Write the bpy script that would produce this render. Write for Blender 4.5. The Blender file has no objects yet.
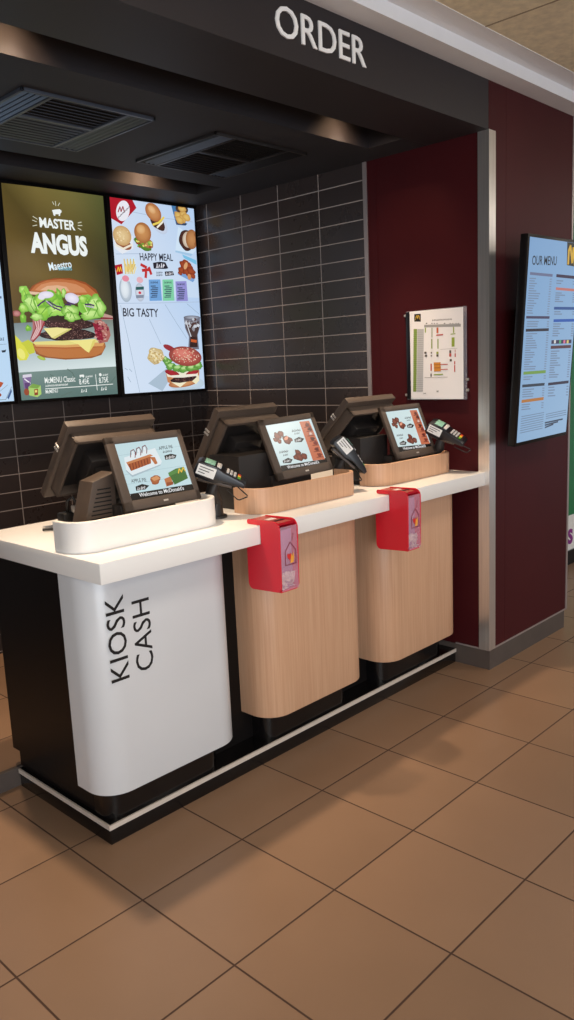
import bpy, bmesh, math, random
from mathutils import Vector, Matrix
S = bpy.context.scene
COL = S.collection
random.seed(7)

# ------------------------------------------------------------------ helpers
def lin(c):
    return tuple((v/255/12.92 if v/255 <= .04045 else ((v/255+.055)/1.055)**2.4) for v in c)

class MB:
    """collects shapes into one bmesh"""
    def __init__(s): s.bm = bmesh.new()
    def merge(s, t, mat=None):
        me = bpy.data.meshes.new('tmp'); 
        if mat is not None: bmesh.ops.transform(t, matrix=mat, verts=t.verts)
        t.to_mesh(me); t.free(); s.bm.from_mesh(me); bpy.data.meshes.remove(me); return s
    def box(s, x0, x1, y0, y1, z0, z1, bev=0, seg=2, mat=None):
        t = bmesh.new(); bmesh.ops.create_cube(t, size=1)
        for v in t.verts: v.co = Vector(((x0+x1)/2+v.co.x*(x1-x0), (y0+y1)/2+v.co.y*(y1-y0), (z0+z1)/2+v.co.z*(z1-z0)))
        if bev: bmesh.ops.bevel(t, geom=t.edges[:], offset=bev, segments=seg, profile=.5, affect='EDGES')
        return s.merge(t, mat)
    def prism(s, pts, h0, h1, axis='Z', bev=0, mat=None, seg=2):
        """closed outline in the plane across axis, extruded from h0 to h1"""
        t = bmesh.new()
        def P(p, h): return {'Z': (p[0], p[1], h), 'X': (h, p[0], p[1]), 'Y': (p[0], h, p[1])}[axis]
        a = [t.verts.new(P(p, h0)) for p in pts]; b = [t.verts.new(P(p, h1)) for p in pts]; n = len(pts)
        fs = [t.faces.new(a), t.faces.new(b)]
        for i in range(n): t.faces.new((a[i], a[(i+1) % n], b[(i+1) % n], b[i]))
        bmesh.ops.recalc_face_normals(t, faces=t.faces[:])
        if bev:
            es = [e for e in t.edges if any(f in fs for f in e.link_faces)]
            bmesh.ops.bevel(t, geom=es, offset=bev, segments=seg, profile=.5, affect='EDGES')
        return s.merge(t, mat)
    def tube(s, pts, r, n=10, closed=False, mat=None):
        t = bmesh.new(); P = [Vector(p) for p in pts]; rings = []
        m = len(P)
        for i, p in enumerate(P):
            if closed: d = (P[(i+1) % m]-P[i-1]).normalized()
            else: d = (P[min(i+1, m-1)]-P[max(i-1, 0)]).normalized()
            u = d.cross(Vector((0, 0, 1)))
            if u.length < .05: u = d.cross(Vector((1, 0, 0)))
            u.normalize(); w = d.cross(u)
            rr = r[i] if isinstance(r, (list, tuple)) else r
            rings.append([t.verts.new(p+(u*math.cos(2*math.pi*k/n)+w*math.sin(2*math.pi*k/n))*rr) for k in range(n)])
        for i in range(m if closed else m-1):
            A, B = rings[i], rings[(i+1) % m]
            for k in range(n): t.faces.new((A[k], A[(k+1) % n], B[(k+1) % n], B[k]))
        if not closed: t.faces.new(rings[0]); t.faces.new(rings[-1])
        bmesh.ops.recalc_face_normals(t, faces=t.faces[:])
        return s.merge(t, mat)
    def build(s, name, mat, parent=None, smooth=40, xf=None):
        me = bpy.data.meshes.new(name)
        if xf is not None: bmesh.ops.transform(s.bm, matrix=xf, verts=s.bm.verts)
        s.bm.to_mesh(me); s.bm.free()
        return link(name, me, mat, parent, smooth)

def link(name, me, mat, parent=None, smooth=40):
    o = bpy.data.objects.new(name, me); COL.objects.link(o)
    for m in (mat if isinstance(mat, (list, tuple)) else [mat]): me.materials.append(m)
    if smooth and len(me.polygons):
        me.polygons.foreach_set('use_smooth', [True]*len(me.polygons))
        me.set_sharp_from_angle(angle=math.radians(smooth))
    if parent:
        o.parent = parent
        o.matrix_parent_inverse = world_of(parent).inverted()
    return o

def world_of(o):
    m = o.matrix_basis.copy()
    if o.parent: m = world_of(o.parent) @ o.matrix_parent_inverse @ m
    return m

def tag(o, label=None, cat=None, group=None, kind=None):
    if label: o['label'] = label
    if cat: o['category'] = cat
    if group: o['group'] = group
    if kind: o['kind'] = kind
    return o

def thing(name, loc, label, cat, group=None):
    o = bpy.data.objects.new(name, None); COL.objects.link(o)
    o.location = loc; o.empty_display_size = .05
    return tag(o, label, cat, group)

def struct(name, mb, mat, label=None, smooth=40):
    o = mb.build(name, mat, None, smooth); return tag(o, label, None, None, 'structure')

# ------------------------------------------------------------------ materials
def mat(name, col, rough=.5, metal=0., noise=0., nscale=8., bump=0., bscale=60., spec=.5, stretch=(1, 1, 1), coat=0.):
    m = bpy.data.materials.new(name); m.use_nodes = True
    nt = m.node_tree; b = nt.nodes['Principled BSDF']; N = nt.nodes.new
    b.inputs['Roughness'].default_value = rough; b.inputs['Metallic'].default_value = metal
    b.inputs['Specular IOR Level'].default_value = spec; b.inputs['Coat Weight'].default_value = coat
    c = lin(col)
    tc = N('ShaderNodeTexCoord'); mp = N('ShaderNodeMapping'); mp.inputs['Scale'].default_value = stretch
    nt.links.new(tc.outputs['Object'], mp.inputs['Vector'])
    nz = N('ShaderNodeTexNoise'); nz.inputs['Scale'].default_value = nscale; nz.inputs['Detail'].default_value = 5
    nt.links.new(mp.outputs['Vector'], nz.inputs['Vector'])
    r = N('ShaderNodeValToRGB'); k = noise
    r.color_ramp.elements[0].position = .3; r.color_ramp.elements[1].position = .7
    r.color_ramp.elements[0].color = (*[v*(1-k) for v in c], 1); r.color_ramp.elements[1].color = (*[min(1, v*(1+k)) for v in c], 1)
    nt.links.new(nz.outputs['Fac'], r.inputs['Fac']); nt.links.new(r.outputs['Color'], b.inputs['Base Color'])
    if bump:
        n2 = N('ShaderNodeTexNoise'); n2.inputs['Scale'].default_value = bscale; n2.inputs['Detail'].default_value = 3
        nt.links.new(mp.outputs['Vector'], n2.inputs['Vector'])
        bp = N('ShaderNodeBump'); bp.inputs['Strength'].default_value = bump; bp.inputs['Distance'].default_value = .002
        nt.links.new(n2.outputs['Fac'], bp.inputs['Height']); nt.links.new(bp.outputs['Normal'], b.inputs['Normal'])
    return m

def tiles(name, col, grout, axes, pitch, off, width, rough, var=.08, spec=.5, noise=.06):
    """square-set tiles: axes are the two world axes, pitch and offset along each, grout width"""
    m = bpy.data.materials.new(name); m.use_nodes = True
    nt = m.node_tree; b = nt.nodes['Principled BSDF']; N = nt.nodes.new; Lk = nt.links.new
    tc = N('ShaderNodeTexCoord'); sp = N('ShaderNodeSeparateXYZ'); Lk(tc.outputs['Object'], sp.inputs[0])
    def M(op, a, bb=None):
        n = N('ShaderNodeMath'); n.operation = op
        for i, v in enumerate((a, bb)):
            if v is None: continue
            if isinstance(v, (int, float)): n.inputs[i].default_value = v
            else: Lk(v, n.inputs[i])
        return n.outputs[0]
    ids, ms = [], []
    for ax, p, o in zip(axes, pitch, off):
        t = M('DIVIDE', M('SUBTRACT', sp.outputs[ax], o), p)
        ids.append(M('FLOOR', t)); fr = M('FRACT', t)
        d = M('MULTIPLY', M('MINIMUM', fr, M('SUBTRACT', 1., fr)), p)
        ms.append(d)
    dist = M('MINIMUM', ms[0], ms[1])
    edge = N('ShaderNodeMapRange'); edge.inputs['From Min'].default_value = width/2; edge.inputs['From Max'].default_value = width/2+.0012
    Lk(dist, edge.inputs['Value'])
    cb = N('ShaderNodeCombineXYZ'); Lk(ids[0], cb.inputs[0]); Lk(ids[1], cb.inputs[1])
    wn = N('ShaderNodeTexWhiteNoise'); wn.noise_dimensions = '3D'; Lk(cb.outputs[0], wn.inputs['Vector'])
    nz = N('ShaderNodeTexNoise'); nz.inputs['Scale'].default_value = 5; nz.inputs['Detail'].default_value = 6; nz.inputs['Roughness'].default_value = .6
    Lk(tc.outputs['Object'], nz.inputs['Vector'])
    val = M('ADD', M('ADD', 1-var/2-noise/2, M('MULTIPLY', wn.outputs['Value'], var)), M('MULTIPLY', nz.outputs['Fac'], noise))
    sc = N('ShaderNodeVectorMath'); sc.operation = 'SCALE'; sc.inputs[0].default_value = lin(col); Lk(val, sc.inputs['Scale'])
    mx = N('ShaderNodeMix'); mx.data_type = 'RGBA'; Lk(edge.outputs[0], mx.inputs['Factor'])
    mx.inputs['A'].default_value = (*lin(grout), 1); Lk(sc.outputs[0], mx.inputs['B']); Lk(mx.outputs['Result'], b.inputs['Base Color'])
    rr = N('ShaderNodeMapRange'); rr.inputs['To Min'].default_value = .85; rr.inputs['To Max'].default_value = rough
    Lk(edge.outputs[0], rr.inputs['Value']); 
    rn = M('ADD', rr.outputs[0], M('MULTIPLY', M('SUBTRACT', nz.outputs['Fac'], .5), .12)); Lk(rn, b.inputs['Roughness'])
    b.inputs['Specular IOR Level'].default_value = spec
    bp = N('ShaderNodeBump'); bp.inputs['Strength'].default_value = .6; bp.inputs['Distance'].default_value = .0015
    Lk(edge.outputs[0], bp.inputs['Height']); Lk(bp.outputs['Normal'], b.inputs['Normal'])
    return m

def wood(name, c0, c1):
    m = bpy.data.materials.new(name); m.use_nodes = True
    nt = m.node_tree; b = nt.nodes['Principled BSDF']; N = nt.nodes.new; Lk = nt.links.new
    tc = N('ShaderNodeTexCoord'); mp = N('ShaderNodeMapping'); mp.inputs['Scale'].default_value = (90, 90, 1.6)
    Lk(tc.outputs['Object'], mp.inputs['Vector'])
    nz = N('ShaderNodeTexNoise'); nz.inputs['Scale'].default_value = 1.5; nz.inputs['Detail'].default_value = 7; nz.inputs['Roughness'].default_value = .65
    Lk(mp.outputs['Vector'], nz.inputs['Vector'])
    r = N('ShaderNodeValToRGB'); r.color_ramp.elements[0].position = .32; r.color_ramp.elements[1].position = .68
    r.color_ramp.elements[0].color = (*lin(c0), 1); r.color_ramp.elements[1].color = (*lin(c1), 1)
    Lk(nz.outputs['Fac'], r.inputs['Fac']); Lk(r.outputs['Color'], b.inputs['Base Color'])
    b.inputs['Roughness'].default_value = .45
    bp = N('ShaderNodeBump'); bp.inputs['Strength'].default_value = .08; Lk(nz.outputs['Fac'], bp.inputs['Height']); Lk(bp.outputs['Normal'], b.inputs['Normal'])
    return m

def art_mat(name, strength):
    """flat printed or shown picture: colours from the face colours; strength > 0 for a lit screen"""
    m = bpy.data.materials.new(name); m.use_nodes = True
    nt = m.node_tree; b = nt.nodes['Principled BSDF']
    a = nt.nodes.new('ShaderNodeVertexColor'); a.layer_name = 'Col'
    if strength:
        b.inputs['Base Color'].default_value = (.006, .006, .006, 1); b.inputs['Roughness'].default_value = .22
        nt.links.new(a.outputs['Color'], b.inputs['Emission Color']); b.inputs['Emission Strength'].default_value = strength
    else:
        nt.links.new(a.outputs['Color'], b.inputs['Base Color']); b.inputs['Roughness'].default_value = .6
    return m

def clear(name, tint, alpha, rough=.08):
    m = bpy.data.materials.new(name); m.use_nodes = True
    b = m.node_tree.nodes['Principled BSDF']
    b.inputs['Base Color'].default_value = (*lin(tint), 1); b.inputs['Alpha'].default_value = alpha; b.inputs['Roughness'].default_value = rough
    return m

M = dict(
  floor=tiles('floor_tile', (138, 109, 86), (66, 44, 32), ('X', 'Y'), (.4, .4), (-.0984, -.3064), .0045, .38, .16, .5, .14),
  back_tile=tiles('wall_tile_back', (52, 44, 43), (140, 130, 126), ('X', 'Z'), (.304, .0941), (.787, .9313), .0036, .28, .12, .4),
  side_tile=tiles('wall_tile_side', (58, 50, 49), (168, 156, 150), ('Y', 'Z'), (.302, .0941), (.5205, .9313), .0038, .28, .12, .4),
  header=mat('charcoal_laminate', (37, 32, 35), .55, noise=.08, nscale=3),
  alcove=mat('black_ceiling_paint', (34, 31, 35), .7, noise=.08, nscale=4),
  burgundy=mat('burgundy_laminate', (64, 17, 21), .5, noise=.07, nscale=2.5, spec=.18),
  steel=mat('brushed_steel', (228, 225, 222), .3, .9, .08, 3, .05, 200, stretch=(30, 30, 1)),
  alu=mat('aluminium_edge', (176, 164, 162), .4, .6),
  base_grey=mat('grey_skirting', (78, 68, 63), .6, noise=.1, nscale=10),
  ceil=mat('beige_ceiling_panel', (230, 217, 186), .9, noise=.12, nscale=30, bump=.4, bscale=120),
  seam=mat('ceiling_seam', (150, 134, 108), .9),
  white_paint=mat('white_beam_paint', (236, 236, 238), .6, noise=.02),
  solid=mat('white_solid_surface', (234, 231, 228), .32, noise=.015, nscale=4),
  panel=mat('white_laminate', (205, 206, 209), .3, noise=.015, nscale=3),
  oak=wood('oak_veneer', (192, 147, 115), (207, 166, 134)),
  black=mat('black_laminate', (15, 12, 12), .4, noise=.1, spec=.25),
  gloss=mat('black_gloss', (14, 12, 13), .18, noise=.1),
  strip=mat('pale_metal_strip', (212, 200, 190), .4, .2, .05, 40),
  plastic=mat('dark_brown_plastic', (76, 64, 56), .5, noise=.06, nscale=20, bump=.1, bscale=400),
  plastic2=mat('black_plastic', (35, 31, 30), .45, noise=.08, nscale=20),
  navy=mat('blue_black_plastic', (18, 19, 25), .35, noise=.08, nscale=20),
  red=mat('red_acrylic', (206, 24, 44), .22, noise=.03, nscale=5),
  letter=mat('white_letter', (246, 244, 242), .5, noise=.02),
  ink=mat('black_vinyl', (20, 18, 20), .5, noise=.05),
  rubber=mat('black_cable', (16, 15, 16), .5, noise=.1),
  grille=mat('grey_grille_metal', (80, 85, 96), .4, .5, .08, 20),
  dark=mat('dark_void', (10, 10, 11), .9, noise=.1),
  key_grey=mat('grey_keys', (176, 176, 178), .5, noise=.05),
  label=mat('white_paper_label', (226, 226, 224), .6, noise=.05, nscale=60),
  lcd=mat('green_lcd', (128, 176, 160), .25, noise=.05),
  k_red=mat('red_key', (190, 50, 30), .5), k_yel=mat('yellow_key', (220, 170, 40), .5), k_grn=mat('green_key', (80, 150, 50), .5),
  silver=mat('silver_plastic', (190, 184, 178), .35, .5),
  green=mat('green_poster_print', (22, 116, 66), .5, noise=.08, nscale=4),
  purple=mat('purple_print', (130, 40, 130), .5), 
  far=mat('pale_far_wall', (204, 204, 200), .8, noise=.03),
  mauve=mat('mauve_card', (176, 128, 160), .6, noise=.12, nscale=14),
  coin=mat('coin_metal', (216, 206, 194), .45, .2, .25, 60),
  note=mat('folded_banknote', (190, 186, 180), .7, noise=.25, nscale=90),
  crimson=mat('dark_red_ink', (120, 24, 44), .5), heart=mat('red_ink', (206, 40, 40), .5), gold=mat('orange_yellow_ink', (232, 160, 60), .5),
  screen=art_mat('lit_menu_picture', 1.0), kiosk=art_mat('lit_till_picture', .95), menu=art_mat('lit_price_list', .8), print=art_mat('printed_sheet', 0),
  clear_pink=clear('clear_pink_acrylic', (236, 190, 214), .22, .05), clear_red=clear('clear_red_acrylic', (190, 20, 40), .8, .1), clear=clear('clear_acrylic', (210, 205, 215), .25, .08),
)

# ------------------------------------------------------------------ lettering and pictures
_tc = {}
def glyphs(txt, bold=0.):
    key = (txt, bold)
    if key in _tc: return _tc[key]
    cu = bpy.data.curves.new('tmp', 'FONT'); cu.body = txt; cu.size = 1; cu.offset = bold*.03; cu.resolution_u = 3
    o = bpy.data.objects.new('tmp', cu); COL.objects.link(o)
    me = bpy.data.meshes.new_from_object(o.evaluated_get(bpy.context.evaluated_depsgraph_get()))
    vs = [(v.co.x, v.co.y) for v in me.vertices]; fs = [tuple(p.vertices) for p in me.polygons]
    bpy.data.objects.remove(o); bpy.data.curves.remove(cu); bpy.data.meshes.remove(me)
    _tc[key] = (vs, fs); return _tc[key]
CAP = max(v[1] for v in glyphs('H')[0])

def solid_text(txt, bold, xf, depth):
    """raised lettering: xf maps text units (x, y, depth) to the place"""
    vs, fs = glyphs(txt, bold); mb = MB(); bm = mb.bm
    a = [bm.verts.new((x, y, 0)) for x, y in vs]
    faces = [bm.faces.new([a[i] for i in f]) for f in fs]
    r = bmesh.ops.extrude_face_region(bm, geom=faces)
    bmesh.ops.translate(bm, vec=(0, 0, depth), verts=[e for e in r['geom'] if isinstance(e, bmesh.types.BMVert)])
    bmesh.ops.remove_doubles(bm, verts=bm.verts[:], dist=1e-6)
    bmesh.ops.recalc_face_normals(bm, faces=bm.faces[:])
    bmesh.ops.transform(bm, matrix=xf, verts=bm.verts)
    return mb

class Pic:
    """a flat picture made of coloured shapes, in metres on its own plane"""
    def __init__(s): s.v = []; s.f = []; s.c = []; s.k = 0; s.step = 1e-5
    def poly(s, pts, cols):
        b = len(s.v); s.v += [(x, y, s.k*s.step) for x, y in pts]; s.f.append(tuple(range(b, b+len(pts))))
        s.c.append([(*lin(c), 1) for c in (cols if isinstance(cols[0], (list, tuple)) else [cols]*len(pts))])
    def clipd(s, pts, box):
        x0, y0, x1, y1 = box
        for ax, lim, sg in ((0, x0, 1), (0, x1, -1), (1, y0, 1), (1, y1, -1)):
            out = []
            for i in range(len(pts)):
                p, q = pts[i-1], pts[i]; a = (p[ax]-lim)*sg >= 0; b = (q[ax]-lim)*sg >= 0
                if a != b:
                    t = (lim-p[ax])/(q[ax]-p[ax]); out.append((p[0]+(q[0]-p[0])*t, p[1]+(q[1]-p[1])*t))
                if b: out.append(q)
            pts = out
            if not pts: return []
        return pts
    def run(s, cmds, box):
        rnd = random.Random(3)
        for c in cmds:
            s.k += 1; op = c[0]
            xy = lambda l: [(l[i], l[i+1]) for i in range(0, len(l), 2)]
            if op == 'p':
                q = s.clipd(xy(c[2]), box)
                if len(q) > 2: s.poly(q, c[1])
            elif op == 'v':
                q = [(min(max(x, box[0]), box[2]), min(max(y, box[1]), box[3])) for x, y in xy(c[2])]; s.poly(q, c[1])
            elif op == 'l':
                q = xy(c[3]); w = c[2]/2
                for (x0, y0), (x1, y1) in zip(q, q[1:]):
                    L = math.hypot(x1-x0, y1-y0) or 1e-6; nx, ny = -(y1-y0)/L*w, (x1-x0)/L*w; ex, ey = (x1-x0)/L*w*.4, (y1-y0)/L*w*.4
                    g = s.clipd([(x0+nx-ex, y0+ny-ey), (x1+nx+ex, y1+ny+ey), (x1-nx+ex, y1-ny+ey), (x0-nx-ex, y0-ny-ey)], box)
                    if len(g) > 2: s.poly(g, c[1])
            elif op == 'e':
                _, c0, c1, cx, cy, a, b, rot, j = c; n = 28; rr = math.radians(-rot)
                ring = []; ph = rnd.random()*6
                for i in range(n):
                    t = 2*math.pi*i/n; k = 1+j*(math.sin(3*t+ph)*.6+math.sin(5*t+2*ph)*.5+rnd.uniform(-.5, .5)) if j else 1
                    x, y = a*k*math.cos(t), b*k*math.sin(t); ring.append((cx+x*math.cos(rr)-y*math.sin(rr), cy+x*math.sin(rr)+y*math.cos(rr)))
                mid = [(cx+(x-cx)*.6, cy+(y-cy)*.6) for x, y in ring]; cm = [c0[i]*.65+c1[i]*.35 for i in range(3)]
                for i in range(n):
                    h = (i+1) % n
                    for pts, cc in (([(cx, cy), mid[i], mid[h]], [c0, cm, cm]), ([mid[i], ring[i], ring[h], mid[h]], [cm, c1, c1, cm])):
                        if all(box[0] <= x <= box[2] and box[1] <= y <= box[3] for x, y in pts): s.poly(pts, cc)
                        else:
                            g = s.clipd(pts, box)
                            if len(g) > 2: s.poly(g, c1)
            elif op == 's':
                _, cols, cx, cy, a, b, n, q, rot = c; rr = math.radians(-rot)
                for i in range(n):
                    t = rnd.uniform(0, 6.283); r = math.sqrt(rnd.random()); x, y = a*r*math.cos(t), b*r*math.sin(t)
                    x, y = cx+x*math.cos(rr)-y*math.sin(rr), cy+x*math.sin(rr)+y*math.cos(rr)
                    k = q*rnd.uniform(.5, 1.2); o = rnd.uniform(0, 3); g = s.clipd([(x+k*math.cos(o+u*1.2566), y+k*.7*math.sin(o+u*1.2566)) for u in range(5)], box)
                    if len(g) > 2: s.poly(g, cols[i % len(cols)])
            elif op == 't':
                _, col, txt, x0, y0, x1, y1, h, bold = c; vs, fs = glyphs(txt, bold)
                mn = min(v[0] for v in vs); mxx = max(v[0] for v in vs); L = math.hypot(x1-x0, y1-y0); sx = L/(mxx-mn); sy = h/CAP
                dx, dy = (x1-x0)/L, (y1-y0)/L
                P = [(x0+(x-mn)*sx*dx-y*sy*dy, y0+(x-mn)*sx*dy+y*sy*dx) for x, y in vs]
                for f in fs:
                    g = s.clipd([P[i] for i in f], box)
                    if len(g) > 2: s.poly(g, col)
    def build(s, name, mt, parent, xf):
        me = bpy.data.meshes.new(name); me.from_pydata([xf @ Vector(v) for v in s.v], [], s.f)
        at = me.color_attributes.new('Col', 'FLOAT_COLOR', 'CORNER')
        at.data.foreach_set('color', [x for f in s.c for cc in f for x in cc])
        return link(name, me, mt, parent, 0)

def frame(o, a, b):
    """matrix with x along a, y along b, z along a x b, origin o"""
    a = Vector(a).normalized(); b = Vector(b); b = (b-a*b.dot(a)).normalized(); n = a.cross(b)
    return Matrix(((a.x, b.x, n.x, o[0]), (a.y, b.y, n.y, o[1]), (a.z, b.z, n.z, o[2]), (0, 0, 0, 1)))
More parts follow.
